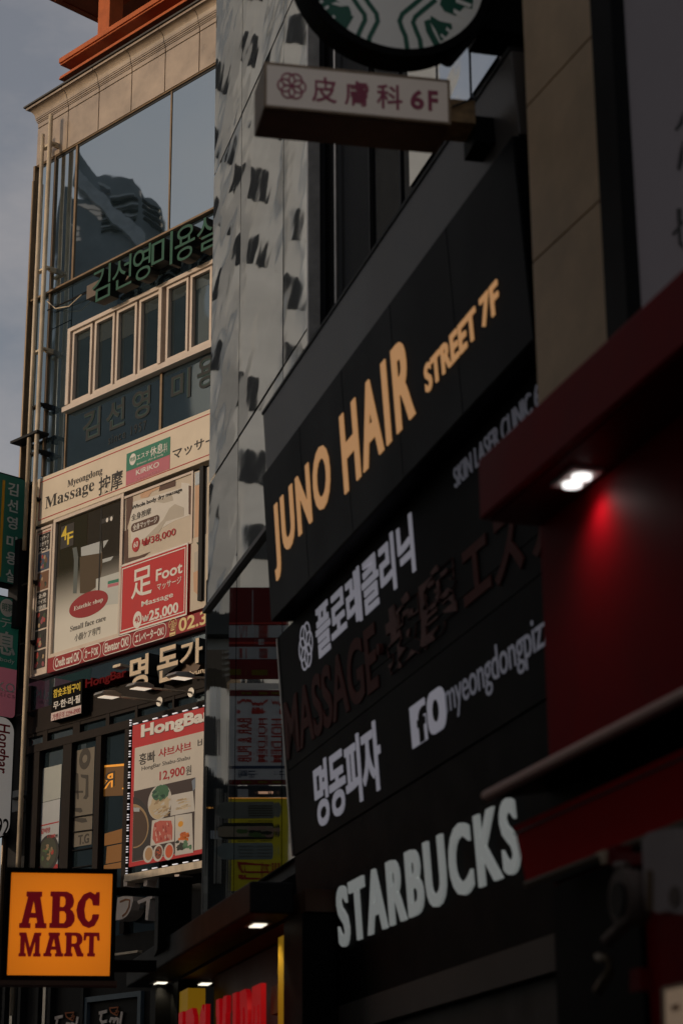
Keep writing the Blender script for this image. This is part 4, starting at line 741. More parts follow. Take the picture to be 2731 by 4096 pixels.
def downlight(q, parent, name='downlight'):
    d = ray(*q); p = CAM + d * ((cz0 - CAM.z) / d.z); f = Fr(15.3, p)
    MB().box(f, -.17, .17, p.z - .012, p.z + .03, -.10, .10).obj(name, STEEL, parent)
    for k in (-1, 1): MB().box(f, k * .07 - .05, k * .07 + .05, p.z - .02, p.z - .013, -.06, .06).obj('lens', DL, parent)
    lp_ = bpy.data.lights.new('downlight_lamp', 'SPOT'); lp_.energy = 12; lp_.spot_size = R(100); lp_.color = (1, .85, .6); lp_.shadow_soft_size = .06
    o = bpy.data.objects.new('downlight_lamp', lp_); COL.objects.link(o); o.parent = parent; o.location = p - world_of(parent) + Vector((0, 0, -.05)); return p
for q in (b6(1112, 410), b6(300, 895), b6(668, 902)): downlight(q, s)
s = thing('lit_shop_front', 'yellow lit shop front with red block letters under the black canopy', 'shop front', CP.loc(cu1 - 2, 0, -.3))
YL = lit('yellow_light_panel', (.85, .46, .02), .17, (.5, .3, .02)); so_ = cback - .03
pu_ = [CP.ux(b6(x, 0)[0], 3.4, so_) for x in (345, 392, 450, 520, 1280, 1335, 1400)]
MB().box(CP, pu_[1], pu_[2], 0, cz0 - .02, so_ - .2, so_ + .02).obj('column', BLACK, s); MB().box(CP, pu_[0], pu_[1] - .003, 0, cz0 - .02, so_ - .3, so_ + .2).obj('column', BLACK, s); MB().box(CP, pu_[5], pu_[6] + .4, 0, cz0 - .02, so_ - .3, so_ + .01).obj('column', BLACK, s)
MB().box(CP, pu_[2], pu_[3], 0, cz0 - .15, so_ - .2, so_ + .0).obj('light_strip', YL, s); MB().box(CP, pu_[4], pu_[5], 0, cz0 - .12, so_ - .2, so_ + .0).obj('light_strip', YL, s)
MB().box(CP, pu_[3], pu_[4], 0, cz0 - .02, so_ - .5, so_ - .3).box(CP, pu_[0], pu_[6] + .4, cz0 + .0, cz0 + .2, -.08, so_ - .02).obj('back_wall', mat('orange_shade_wall', (.06, .02, .005), .5), s)
pl_ = CP.uw(b6(1200, 1000), so_); MB().box(CP, CP.ux(b6(1130, 0)[0], 3.3, so_), CP.ux(b6(1270, 0)[0], 3.3, so_), CP.uw(b6(1200, 1145), so_)[1], CP.uw(b6(1200, 905), so_)[1], so_ - .2, so_ - .1).obj('khaki_panel', mat('khaki_panel', (.13, .115, .045), .5), s)

# slab lettering shapes
def slab():
    Z = {}
    Z['A'] = [[(0, 0), (42, 0), (42, 14), (35, 14), (38, 28), (62, 28), (65, 14), (58, 14), (58, 0), (100, 0), (100, 14), (92, 14), (74, 86), (80, 86), (80, 100), (22, 100), (22, 86), (28, 86), (8, 14), (0, 14)], [(42, 42), (58, 42), (50, 74)]]
    Z['B'] = [[(0, 0), (66, 0), (84, 6), (96, 20), (95, 36), (87, 47), (78, 52), (88, 60), (92, 75), (84, 92), (64, 100), (0, 100), (0, 86), (8, 86), (8, 14), (0, 14)], [(38, 14), (55, 14), (62, 22), (62, 38), (55, 46), (38, 46)], [(38, 58), (52, 58), (58, 65), (58, 79), (52, 86), (38, 86)]]
    Z['C'] = [[(98, 100), (84, 100), (79, 93), (58, 101), (30, 93), (8, 70), (2, 50), (8, 28), (30, 6), (56, -1), (80, 6), (96, 26), (99, 38), (70, 38), (66, 24), (55, 17), (42, 26), (36, 50), (42, 74), (55, 83), (66, 76), (70, 62), (98, 62)]]
    Z['M'] = [[(0, 0), (34, 0), (34, 14), (27, 14), (27, 62), (44, 0), (56, 0), (73, 62), (73, 14), (66, 14), (66, 0), (100, 0), (100, 14), (94, 14), (94, 86), (100, 86), (100, 100), (68, 100), (50, 38), (32, 100), (0, 100), (0, 86), (6, 86), (6, 14), (0, 14)]]
    Z['R'] = [[(0, 0), (44, 0), (44, 14), (37, 14), (37, 40), (48, 40), (66, 0), (100, 0), (100, 14), (93, 14), (78, 46), (92, 60), (92, 82), (80, 96), (62, 100), (0, 100), (0, 86), (8, 86), (8, 14), (0, 14)], [(37, 54), (55, 54), (62, 61), (62, 79), (55, 86), (37, 86)]]
    Z['T'] = [[(26, 0), (74, 0), (74, 14), (65, 14), (65, 84), (80, 84), (85, 66), (100, 66), (97, 100), (3, 100), (0, 66), (15, 66), (20, 84), (35, 84), (35, 14), (26, 14)]]
    return Z
SL = slab()
# red block letters of the shop (tops visible at the foot of the picture)
RB = lit('red_block_letter', (.75, .004, .010), .30, (.5, .01, .015)); BK = BLACK
so2 = cback + .12
lt = [('A', 425, 492), ('B', 498, 588), ('C', 596, 676), ('M', 752, 850), ('A', 878, 945), ('R', 953, 1035), ('T', 1052, 1142)]
for ch, x0, x1 in lt:
    ytop = 1130 - (x0 - 425) * .36
    w1 = CP.uw(b6((x0 + x1) / 2, 905 + (1142 - (x0 + x1) / 2) * .36), so2)[1]
    bx = (CP.ux(b6(x0 + 3, 0)[0], 3.0, so2), CP.ux(b6(x1 - 7, 0)[0], 3.0, so2), 2.45, 3.12 if False else w1)
    o = MB().shape(CP, ch, SL[ch], bx, so2 - .05, so2).obj('letter', RB, s)
# orange square blade sign
OS = Fr(98.0, atY(195, 3780, 22.3)); osb = OS.bx(c5(42, 700), c5(582, 500), c5(300, 788), c5(300, 252))
s = thing('lit_box_sign', 'orange lit square box sign with dark red slab lettering in a black frame', 'sign', OS.loc((osb[0] + osb[1]) / 2, osb[2], 0))
fo_ = .05
MB().box(OS, osb[0] - fo_, osb[1] + fo_, osb[2] - fo_, osb[3] + fo_, -.26, -.03).frame(OS, osb[0] - fo_, osb[1] + fo_, osb[2] - fo_, osb[3] + fo_, fo_, -.03, .03).obj('case', BLACK, s)
def lightbox():
    m = bpy.data.materials.new('orange_lightbox'); m.use_nodes = True; t = m.node_tree; b = t.nodes['Principled BSDF']; b.inputs['Base Color'].default_value = (.75, .3, .02, 1); b.inputs['Roughness'].default_value = .3
    c = t.nodes.new('ShaderNodeTexCoord'); g = t.nodes.new('ShaderNodeTexGradient'); g.gradient_type = 'SPHERICAL'; p = t.nodes.new('ShaderNodeMapping')
    h = osb[3] - osb[2]; p.inputs['Location'].default_value = (0, 0, -.5 * .75); p.inputs['Scale'].default_value = (1 / h * .75, .2, 1 / h * .75)
    r = t.nodes.new('ShaderNodeMapRange'); r.inputs[1].default_value = .15; r.inputs[2].default_value = .8; r.inputs[3].default_value = .36; r.inputs[4].default_value = .80
    t.links.new(c.outputs['Object'], p.inputs[0]); t.links.new(p.outputs[0], g.inputs[0]); t.links.new(g.outputs[1], r.inputs[0]); t.links.new(r.outputs[0], b.inputs['Emission Strength'])
    b.inputs['Emission Color'].default_value = (.88, .205, .002, 1); return m
MB().box(OS, osb[0], osb[1], osb[2], osb[3], -.03, .0).obj('light_face', lightbox(), s)
DR = mat('dark_red_vinyl', (.22, .002, .008), .4, emit=.12, ecol=(.75, .0, .02), var=.05)
def row(chars, y0, y1):
    for ch, x0, x1 in chars:
        bx = OS.bx(c5(x0, (y0 + y1) / 2), c5(x1, (y0 + y1) / 2), c5((x0 + x1) / 2, y1), c5((x0 + x1) / 2, y0)); MB().shape(OS, ch, SL[ch], bx, .0005, .006).obj('letter', DR, s)
row((('A', 105, 248), ('B', 262, 394), ('C', 400, 522)), 348, 540); row((('M', 100, 216), ('A', 230, 334), ('R', 338, 440), ('T', 436, 522)), 562, 688)
MB().box(OS, osb[0] - fo_ - .03, osb[1] + fo_ + .03, osb[2] - fo_ - .05, osb[2] - fo_ - .003, -.22, .04).obj('sill', mat('brown_sill', (.08, .035, .015), .5), s)
a0 = OS.uw(c5(600, 320)); a1 = OS.uw(c5(600, 358)); MB().box(OS, osb[1] + fo_, osb[1] + fo_ + .62, a1[1], a0[1], -.18, -.08).obj('arm', BLACK, s)
MB().box(OS, osb[1] + fo_, osb[1] + fo_ + .45, osb[2] + .06, osb[2] + .18, -.18, -.08).obj('arm', BLACK, s)
k0, k1 = OS.ux(632, 4.5, -.1), OS.ux(766, 4.5, -.1); MB().box(OS, k0, k1, OS.uw(b6(270, 620), -.1)[1], OS.uw(b6(270, 15), -.1)[1], -.8, -.1).obj('mount_box', BLACK, s)
# ================================================================== dark building behind the sign stack
DB = Fr(16.0, B.loc(0, B.z0, 0)); DB.P = DB.P - DB.n * .55
db = thing('dark_building', 'black clad building front rising behind the leaning stack of shop signs', 'building', DB.loc(0, 0, -4))
ud0 = DB.ux(1262, 12); ud1 = DB.ux(2105, 11)
MB().box(DB, ud0 - .5, ud1 + .6, 0, 24, -7, -.02).obj('wall', mat('black_cladding', (.005, .0055, .006), .5, .06, 0, .25, 1.0, stretch=(1, 1, .15)), db)
ul_ = [DB.ux(x, 12) for x in (1353, 1480, 1600, 1750)]
MB().tube([DB.loc(ul_[0], 5, .03), DB.loc(ul_[0], 24, .03)], .018, 8).obj('metal_strip', STEEL, db)
for x in ul_[1:]: MB().box(DB, x - .02, x + .02, 5, 24, -.02, .02).obj('joint_rib', DARKM, db)
MB().box(DB, DB.ux(1500, 12), DB.ux(1890, 11), 9.9, 24, -.02, .0).obj('smoked_glazing', glass('smoked_glass', (.01, .011, .012), (.5, .52, .55), .10, .05, .8, .01), db)
wq = [DB.uw(t5(*q), .02) for q in ((0, 800), (330, 200), (1010, 420), (880, 680), (570, 1220), (350, 1190), (0, 1000))]
m = MB(); uu0, uu1 = DB.ux(1640, 11), DB.ux(2030, 11); wa, wb = 9.9, 14
for k in range(3):
    a = uu0 + (uu1 - uu0) * k / 3; MB().box(DB, a + .03, a + (uu1 - uu0) / 3 - .03, DB.uw(t5(560, 1215), .02)[1], 15, .0, .02).obj('upper_window', MIR[k], db)
MB().box(DB, DB.ux(2034, 11), DB.ux(2110, 11), 0, 24, -.02, .10).obj('pilaster', mat('brown_pilaster', (.050, .036, .034), .5, var=.25), db)
for q in ((2040, 2125, 510, .22), (2050, 2135, 770, .22)):
    a = DB.uw((q[0], q[2]), .2); MB().tube([DB.loc(a[0], a[1], .14), DB.loc(a[0] + .75, a[1], .14)], .02, 6).obj('bracket', STEEL, db)

# ------------------------------------------------------------------ leaning stack of shop signs (frame B)
ub0 = B.ux(1062, 8.5); ub1 = B.ux(2040, 9.0)
BT = (B.uw((1060, 1660))[1] + B.uw((1878, 389))[1]) / 2; jz1 = (B.uw((1057, 1930))[1] + B.uw((1689, 1023))[1]) / 2; jz0 = (B.uw((1080, 2492), .03)[1] + B.uw((2132, 1356), .03)[1]) / 2
SATIN = mat('satin_grey_metal', (.115, .105, .095), .38, .3, .2, .3, .9, stretch=(1, 1, .15))
s = sgn('fascia_band', 'blank satin grey metal band above the black hair salon sign', B, (ub0, ub1, jz1, BT), 'fascia')
MB().box(B, ub0 - .02, ub1, jz1 + .01, BT, -.5, -.02).obj('metal_panel', SATIN, s, bevel=.01); MB().box(B, ub0 - .03, ub1, BT, BT + .03, -.52, -.01).obj('top_edge', DARKM, s)
PANEL = mat('black_sign_panel', (.0045, .005, .006), .45, .05, 0, .2, .8); PANEL2 = mat('dark_sign_panel', (.0045, .0042, .004), .55, .05, 0, .2, .8)
s = sgn('hair_salon_sign', 'big black sign panel with warm tan condensed letters and small street line', B, (ub0, ub1, jz0, jz1))
MB().box(B, ub0, ub1, jz0, jz1, -.5, .03).obj('panel', PANEL, s, bevel=.012)
for k in (1, 2, 3, 4): uu = ub0 + (ub1 - ub0) * k / 5; MB().box(B, uu - .004, uu + .004, jz0 + .01, jz1 - .01, .03, .033).obj('seam', DARKM, s)
TAN = lit('tan_lit_letter', (.78, .40, .165), .56, (.6, .36, .2))
def bt(t, f, l, r, b, tp, mm, o=.03, bold=.0, th=.03, gap=1.0, pr=None, nm='lettering'):
    th = min(th, .012); bx = B.bx(f(*l), f(*r), f(*b), f(*tp), o + th); return MB().text(B, t, bx, o + .0005, o + th, bold, gap).obj(nm, mm, pr or s)
jb = B.bx(j3(122, 1690), j3(413, 1300), j3(150, 1705), j3(370, 1003), .06); hb = B.bx(j3(455, 900), j3(843, 800), j3(487, 1272), j3(783, 445), .06)
jw0, jw1 = (jb[2] + hb[2]) / 2, (jb[3] + hb[3]) / 2
MB().text(B, 'JUNO', jb, .031, .042, .028, 1.22).obj('lettering', TAN, s); MB().text(B, 'HAIR', hb, .031, .042, .028, 1.22).obj('lettering', TAN, s)
sb = B.bx(j3(905, 680), j3(1165, 320), j3(930, 741), j3(1160, 300), .05); fb_ = B.bx(j3(1187, 255), j3(1284, 225), j3(1218, 390), j3(1276, 147), .05)
sw0, sw1 = (sb[2] + fb_[2]) / 2, (sb[3] + fb_[3]) / 2
MB().text(B, 'STREET', (sb[0], sb[1], sw0, sw1), .031, .042, .025, 1.08).obj('small_lettering', TAN, s); MB().text(B, '7F', (fb_[0], fb_[1], sw0, sw1), .031, .042, .02, 1.1).obj('small_lettering', TAN, s)
# clinic sign
o2 = -.16
def lz_(x, y): return B.uw((x, y), o2)[1]
e = [jz0 - .03, 6.35, 5.62, 4.78, 3.30, 3.02]
e[1] = B.uw(k7(700, 590), o2)[1]; e[2] = B.uw(k7(250, 1120), o2)[1]; e[3] = B.uw((1184, 3417), o2)[1]
ub3 = 3.25; _a, _b = B.uw((1109, 2515), o2), B.uw((1188, 3640), o2)
def sl_(w): return _a[0] + (_b[0] - _a[0]) * (w - _a[1]) / (_b[1] - _a[1])
def spanel(w0, w1, u1_, mm, parent, ob=-.5, of=None): return MB().prism(B, [(sl_(w0), w0), (u1_, w0), (u1_, w1), (sl_(w1), w1)], ob, o2 if of is None else of).obj('panel', mm, parent)
ub2 = sl_(7.2)
s = sgn('clinic_sign', 'black sign panel with a pale flower mark and lilac grey clinic lettering', B, (ub2, ub3, e[1], e[0]))
spanel(e[1] + .01, e[0], ub3, PANEL2, s)
LIL = lit('lilac_grey_letter', (.46, .45, .52), .36, (.5, .48, .52)); LIL2 = lit('dim_lilac_letter', (.40, .40, .48), .11, (.28, .28, .32))
bt('플로레클리닉', k7, (343, 440), (857, 60), (366, 566), (840, -202), LIL, o2, .02)
bt('SKIN LASER CLINIC 6F', j3, (1063, 1200), (1528, 710), (1075, 1241), (1522, 672), LIL2, o2, .0)
fu = B.bx(k7(256, 500), k7(331, 500), k7(290, 640), k7(300, 362), o2); cu, cw = (fu[0] + fu[1]) / 2, (fu[2] + fu[3]) / 2
def flower(fr, cu, cw, ru, rw, o0, o1, wd, material, parent, nm='flower_mark'):
    for k in range(6):
        a = k * math.pi / 3; px, pw = cu + ru * .5 * math.cos(a), cw + rw * .5 * math.sin(a)
        outer = [(px + ru * .5 * math.cos(t / 20 * 6.2832), pw + rw * .5 * math.sin(t / 20 * 6.2832)) for t in range(20)]
        inner = [(px + (ru * .5 - wd) * math.cos(t / 20 * 6.2832), pw + (rw * .5 - wd) * math.sin(t / 20 * 6.2832)) for t in range(20)]
        xs_ = [p[0] for p in outer]; ys_ = [p[1] for p in outer]
        MB().shape(fr, (nm, k, wd, cu), [outer, inner], (min(xs_), max(xs_), min(ys_), max(ys_)), o0, o1 + k * .0004).obj(nm, material, parent)
flower(B, cu, cw, (fu[1] - fu[0]) / 2, (fu[3] - fu[2]) / 2, o2 + .001, o2 + .006, .02, LIL, s)
# massage sign, unlit
s = sgn('unlit_sign', 'unlit black sign panel with dull brown red letters and two large characters', B, (ub2, ub3, e[2], e[1]))
ub2b = B.ux(1150, 6, o2)
spanel(e[2] + .01, e[1], ub3, PANEL2, s)
DULL = mat('dull_brown_letter', (.15, .05, .042), .6, .08); DULL2 = mat('dull_pink_letter', (.24, .13, .115), .6, .08, 0, .25, 6)
mb_ = B.bx(k7(185, 900), k7(673, 650), k7(203, 1100), k7(645, 378), o2); ab = B.bx(k7(715, 450), k7(1085, 200), k7(740, 670), k7(1060, 5), o2)
MB().text(B, 'MASSAGE', (mb_[0], mb_[1], mb_[2], mb_[3]), o2 + .001, o2 + .012, .02).obj('lettering', DULL, s)
MB().text(B, '按摩', (ab[0], ab[1], ab[2], ab[3]), o2 + .001, o2 + .014, .05).obj('emblem_backing', DULL2, s)
eb_ = B.bx(j3(1105, 1600), j3(1432, 1400), j3(1140, 1850), j3(1432, 1420), o2); u, w = B.uw(k7(690, 520), o2); MB().disc(B, u, w, .04, .05, o2, o2 + .04).obj('dot', DULL, s)
MB().text(B, 'エステ', (eb_[0], eb_[0] + 1.9, ab[2] + .02, ab[3] - .04), o2 + .001, o2 + .014, .025).obj('lettering', DULL, s)
# pizza sign
s = sgn('pizza_sign', 'black sign panel with lilac grey letters and two rounded square icons', B, (ub2, ub3, e[3], e[2]))
spanel(e[3], e[2], ub3, PANEL2, s)
PZ = [('명', (335, 1200), (462, 1150), (400, 1437), (430, 1065)), ('동', (455, 1100), (530, 1060), (480, 1390), (505, 1030)), ('피', (530, 1100), (600, 1050), (585, 1315), (570, 958)), ('자', (575, 1000), (690, 1050), (675, 1250), (640, 895))]
pzb = B.bx(k7(335, 1170), k7(690, 1150), k7(395, 1437), k7(650, 892), o2)
MB().text(B, '명동피자', pzb, o2 + .001, o2 + .012, .02, .95).obj('lettering', LIL, s)
ib = [B.bx(k7(850, 900), k7(938, 860), k7(875, 1024), k7(915, 768), o2), B.bx(k7(930, 830), k7(1022, 800), k7(965, 965), k7(1000, 708), o2)]
iw0, iw1 = (ib[0][2] + ib[1][2]) / 2, (ib[0][3] + ib[1][3]) / 2
MB().box(B, ib[0][0] - .03, ib[1][0] - .06, iw0, iw1, o2, o2 + .012).obj('icon', LIL, s); MB().text(B, 'f', (ib[0][0] + .14, ib[0][1] - .04, iw0, iw1 - .06), o2 + .0125, o2 + .016, .05).obj('icon_letter', PANEL2, s)
MB().rbox(B, ib[1][0], ib[1][1], iw0, iw1, .12, o2, o2 + .012).obj('icon', LIL, s); cu, cw = (ib[1][0] + ib[1][1]) / 2, (iw0 + iw1) / 2; MB().disc(B, cu, cw, .07, .085, o2 + .0125, o2 + .016).obj('icon_lens', PANEL2, s)
yb = B.bx(k7(1022, 800), k7(1532, 480), k7(1095, 866), k7(1460, 365), o2); 
tv = text_tris('myeongdongpizza', .0, .96); full = (yb[1] - yb[0]) * 15 / 13.2
MB().fit(B, tv, (yb[0], yb[0] + full, yb[2], yb[3]), o2 + .001, o2 + .006).obj('small_lettering', lit('grey_lilac_small', (.40, .40, .48), .17, (.3, .3, .34)), s)
# coffee sign panel and lower band
s = sgn('coffee_sign', 'wide black fascia with big pale grey rounded letters, lowest of the sign stack', B, (ub2, ub3, 3.3, e[3]))
bz = B.uw((1700, 3905), o2)[1]; bz0 = B.uw((1700, 4037), o2)[1]
spanel(bz, e[3] - .012, 3.9, BLACK, s, -.5, o2 - .01)
PALEG = lit('pale_grey_lit_letter', (.50, .53, .51), .33, (.6, .6, .58))
MB().text(B, 'STARBUCKS', B.bx((1329, 3588), (2051, 3390), (1358, 3789), (2016, 3186), o2 + .05), o2 - .005, o2 + .02, .024, 1.24).obj('lettering', PALEG, s)
s = tag(MB().box(B, B.ux(1205, 3.4, o2), 3.95, bz0, bz - .01, -.5, o2 + .02).obj('lower_band', mat('dull_brown_band', (.055, .048, .040), .5)), 'plain dull brown band under the pale coffee shop letters', 'fascia')
s = tag(MB().box(B, B.ux(1205, 2.4, o2), 3.95, 0, bz0 - .01, -.8, o2 - .1).obj('shop_wall', mat('black_wall', (.008, .008, .008), .5)), 'black ground floor wall below the plain brown band', 'wall')
MB().prism(B, [(sl_(e[3]) - .03, e[3]), (sl_(e[3]), e[3]), (sl_(e[0]), e[0] - .01), (sl_(e[0]) - .03, e[0] - .01)], -.5, o2 + .012).obj('edge_strip', STEEL, thing('sign_edge', 'thin metal strip up the far edge of the leaning sign stack', 'trim', B.loc(ub2, e[3], 0)))

# ------------------------------------------------------------------ round coffee blade sign
RD = Fr(104.0, atY(1575, -128, 13.2)); rr = RD.ux(1575 + 358, RD.z0) 
s = thing('round_sign', 'round black rimmed blade sign with white and green wavy stripes', 'sign', RD.loc(0, RD.z0 - rr, 0))
n = 72; rim = [(1.09 * rr * math.cos(k / n * 6.2832), RD.z0 + 1.09 * rr * math.sin(k / n * 6.2832)) for k in range(n)]; rin = [(rr * math.cos(k / n * 6.2832), RD.z0 + rr * math.sin(k / n * 6.2832)) for k in range(n)]
MB().shape(RD, 'rim', [[(x, y) for x, y in rim], [(x, y) for x, y in rin]], (-1.09 * rr, 1.09 * rr, RD.z0 - 1.09 * rr, RD.z0 + 1.09 * rr), -.2, .03).obj('rim', BLACK, s)
MB().disc(RD, 0, RD.z0, rr, rr, -.2, .0, 72).obj('white_face', mat('white_acrylic', (.66, .64, .60), .35, .4, 0, .05, 2, .06, ecol=(.8, .78, .72)), s)
GRN = mat('dark_green_vinyl', (.006, .070, .042), .4, .4, 0, .08, 3, .03, ecol=(.01, .2, .12))
def rp(qs): return RD.pts([c6(*q) for q in qs], .0)
wid = .036
for q in ([(738, -30), (770, 20), (800, 60), (806, 95), (788, 130), (770, 165), (762, 215)], [(690, -20), (722, 30), (748, 65), (750, 90), (735, 120), (722, 150), (716, 190)], [(1025, -30), (960, 25), (915, 62), (902, 92), (912, 125), (928, 160), (938, 226)], [(1062, 0), (1010, 42), (972, 75), (962, 100), (975, 135), (992, 175), (998, 220)]):
    MB().ribbon(RD, rp(q), wid, .0005, .004).obj('green_line', GRN, s)
for q in ([(520, -20), (600, -20), (640, 15), (680, 30), (690, 60), (680, 92), (640, 122), (610, 95), (580, 60), (550, 30)], [(1090, -20), (1230, -20), (1222, 40), (1190, 30), (1150, 70), (1100, 50), (1080, 20)], [(1040, 70), (1080, 95), (1130, 105), (1135, 125), (1110, 160), (1085, 185), (1060, 130), (1035, 95)], [(640, 122), (672, 96), (688, 66), (700, 75), (668, 130), (650, 150)], [(1010, 95), (1032, 85), (1050, 140), (1080, 195), (1055, 205), (1020, 140)]):
    MB().prism(RD, rp(q), .0005, .0045).obj('green_patch', GRN, s)
for q in ([(555, 45), (585, 25), (592, 34), (562, 56)], [(588, 85), (612, 68), (620, 80), (600, 95)], [(535, 15), (560, 0), (566, 10), (542, 26)], [(1110, 120), (1140, 148), (1132, 156), (1105, 132)], [(1085, 150), (1112, 172), (1102, 178), (1082, 160)], [(1140, 40), (1205, 72), (1192, 88), (1140, 58)], [(1135, 80), (1185, 110), (1172, 124), (1130, 100)], [(1150, -5), (1220, 20), (1212, 36), (1150, 12)], [(625, 10), (670, 28), (640, 30), (600, 18)]):
    MB().prism(RD, rp(q), .005, .0065).obj('white_dash', mat('white_acrylic', (.66, .64, .60)), s)
MB().box(RD, rr * 1.02, rr * 1.02 + 1.0, RD.z0 + .08, RD.z0 + .75, -.2, -.05).obj('mount_box', BLACK, s)
p0, p1 = RD.uw(c6(1100, 262), -.1), RD.uw(c6(1275, 60), -.1); 
MB().tube([RD.loc(*p0, -.1), RD.loc(*p1, -.1)], .075, 12).obj('strut', BLACK, s)
b0 = RD.uw(t5(700, 0), -.05); b1 = RD.uw(t5(1270, 425), -.05); MB().box(RD, b0[0], b1[0] + .1, b1[1], b1[1] + 1.2, -.4, -.05).obj('mount_plate', BLACK, s)

# ------------------------------------------------------------------ pale light box sign with pink characters
SK = Fr(101.5, atY(1430, 375, 12.7)); skb = SK.bx(c6(305, 370), c6(1126, 450), c6(720, 512), c6(720, 314))
s = thing('clinic_blade_sign', 'pale rectangular blade light box with pink flower and characters, rusty bracket', 'sign', SK.loc((skb[0] + skb[1]) / 2, skb[2], 0))
ENAM = mat('tan_aged_case', (.30, .21, .13), .5, .4, 0, .3, 5); 
MB().box(SK, *skb, -.42, -.02).obj('case', ENAM, s); MB().frame(SK, *skb, .018, -.02, .005).obj('trim', ENAM, s)
MB().box(SK, skb[0] + .018, skb[1] - .018, skb[2] + .018, skb[3] - .018, -.02, .0).obj('face', mat('pale_acrylic', (.60, .54, .48), .4, .4, 0, .06, 1.5, .09, ecol=(.8, .66, .55)), s)
MB().box(SK, skb[0] + .01, skb[1] - .01, skb[2] - .008, skb[2] - .001, -.41, -.03).obj('underside', mat('brown_underside', (.10, .045, .03), .5, var=.4, vs=4), s)
MAG = mat('magenta_vinyl', (.36, .045, .10), .4, .4, 0, .06, 3)
def kt(t, l, r, b, tp, bold=.012): MB().text(SK, t, SK.bx(c6(*l), c6(*r), c6(*b), c6(*tp)), .0005, .006, bold).obj('lettering', MAG, s)
kt('皮', (516, 400), (626, 410), (560, 452), (570, 343)); kt('膚', (660, 410), (768, 420), (710, 468), (715, 360)); kt('科', (802, 420), (914, 430), (860, 482), (855, 374)); kt('6', (950, 440), (1010, 445), (980, 484), (980, 398), .03); kt('F', (1028, 440), (1072, 450), (1040, 490), (1050, 402), .03)
fu = SK.bx(c6(362, 380), c6(492, 390), c6(428, 442), c6(415, 318)); flower(SK, (fu[0] + fu[1]) / 2, (fu[2] + fu[3]) / 2, (fu[1] - fu[0]) / 2, (fu[3] - fu[2]) / 2, .0005, .005, .011, MAG, s)
RUST = mat('rusty_bracket', (.30, .19, .09), .7, .3, 0, .6, 9)
q0, q1 = SK.uw(t5(300, 1215)), SK.uw(t5(640, 1530)); MB().box(SK, skb[1], q1[0], q1[1], q0[1], -.3, -.02).obj('bracket', RUST, s)
MB().tube([SK.loc(*SK.uw(t5(340, 1340)), .0), SK.loc(*SK.uw(t5(620, 1230)), .0)], .008, 6).obj('bolt_rod', DARKM, s)
MB().box(SK, q1[0], q1[0] + .35, q1[1] - .12, q0[1] - .1, -.35, -.05).obj('wall_plate', BLACK, s)

# ------------------------------------------------------------------ stone pier
ST = Fr(21.0, atY(2112, 200, 12.3)); us1 = ST.ux(2398, 8.3)
STONE2 = mat('brown_travertine', (.62, .45, .28), .5, .2, 0, .18, 1.6, bump=.15)
s = thing('stone_pier', 'brown beige stone clad pier between the sign stack and the red shop', 'pillar', ST.loc(us1 / 2, 0, -.2))
dep = .34; m = MB(); us0 = ST.ux(2104, 8.6)
seam = [0, 1.2, 2.4, 3.6, 4.8, 6.02, 7.22, 8.42, 9.62, 10.8, 12]
s1 = ST.uw(r4(390, 595))[1]; s2 = ST.uw(r4(420, 1590))[1]; st = abs(s1 - s2)
seam = sorted([s2 + st * k for k in range(-6, 5) if s2 + st * k > 0])
for a, b in zip(seam[:-1], seam[1:]): m.box(ST, us0, us1, a + .005, b - .005, -dep, 0)
m.obj('stone_cladding', STONE2, s, bevel=.008); MB().box(ST, us0 + .02, us1 - .03, 0, seam[-1], -2.5, -dep + .02).box(ST, us0 + .01, us1 - .01, 0, seam[-1] - .1, -dep + .01, -.012).obj('core', DARKW, s)

# white blade sign with black frame at the right edge
WS = Fr(104.0, atY(2640, 700, 10.8)); wsu = WS.ux(2579, 5.9)
s = thing('white_blade_sign', 'pale blade sign in a thick black frame with dark brush strokes, right edge', 'sign', WS.loc(wsu + .3, 3, 0))
wz = WS.uw((2600, -500))[1]; wz0 = WS.uw((2640, 1500))[1]
MB().box(WS, WS.ux(2512, 6.1), wsu, wz0, wz, -.3, .02).obj('frame', BLACK, s); MB().box(WS, wsu, wsu + .8, wz0, wz, -.28, .0).obj('face', mat('pale_mauve_acrylic', (.25, .215, .22), .5, .3, 0, .05, 1.0), s)
for q in ([(1302, 700), (1275, 770), (1250, 810), (1262, 820), (1302, 780)], [(1302, 880), (1280, 960), (1265, 1055), (1282, 1070), (1302, 1010)], [(1262, 1310), (1290, 1310), (1290, 1380), (1302, 1385), (1302, 1410), (1285, 1420), (1290, 1520), (1302, 1530), (1302, 1560), (1275, 1530), (1270, 1450), (1240, 1480), (1235, 1460), (1268, 1420)]):
    MB().prism(WS, WS.pts([r4(*p) for p in q], .0), .0005, .006).obj('brush_stroke', INK, s)

# ------------------------------------------------------------------ red shop at the right (frame E)
E = Fr(17.2, atY(2158, 2095, 10.8))
REDW = mat('deep_red_wall', (.22, .002, .005), .5, .03, 0, .15, 1.2); REDF = mat('deep_red_fascia', (.22, .006, .010), .5, .06, 0, .15, 1.2)
fo1, fz0 = E.ow((1917, 2080), -.0); _, fz1_ = E.ow((1908, 1840), 0)
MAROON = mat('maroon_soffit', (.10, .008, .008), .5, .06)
rs = thing('red_shop', 'deep red shop front with projecting fascia, lit downlight and plain red awning', 'shop front', E.loc(2, 0, -.5))
MB().box(E, -.0, 7, 2.2, fz0 - .006, -1.5, 0).obj('wall', REDW, rs)
MB().box(E, 0, 7, fz0, fz1_, fo1 - .05, fo1).obj('fascia', REDF, rs, bevel=.012)
MB().box(E, .001, 7, fz0 - .004, fz0 + .03, -1.4, fo1 - .052).box(E, 0.002, 7, fz0 + .03, fz1_ - .02, -1.4, fo1 - .3).obj('soffit', MAROON, rs)
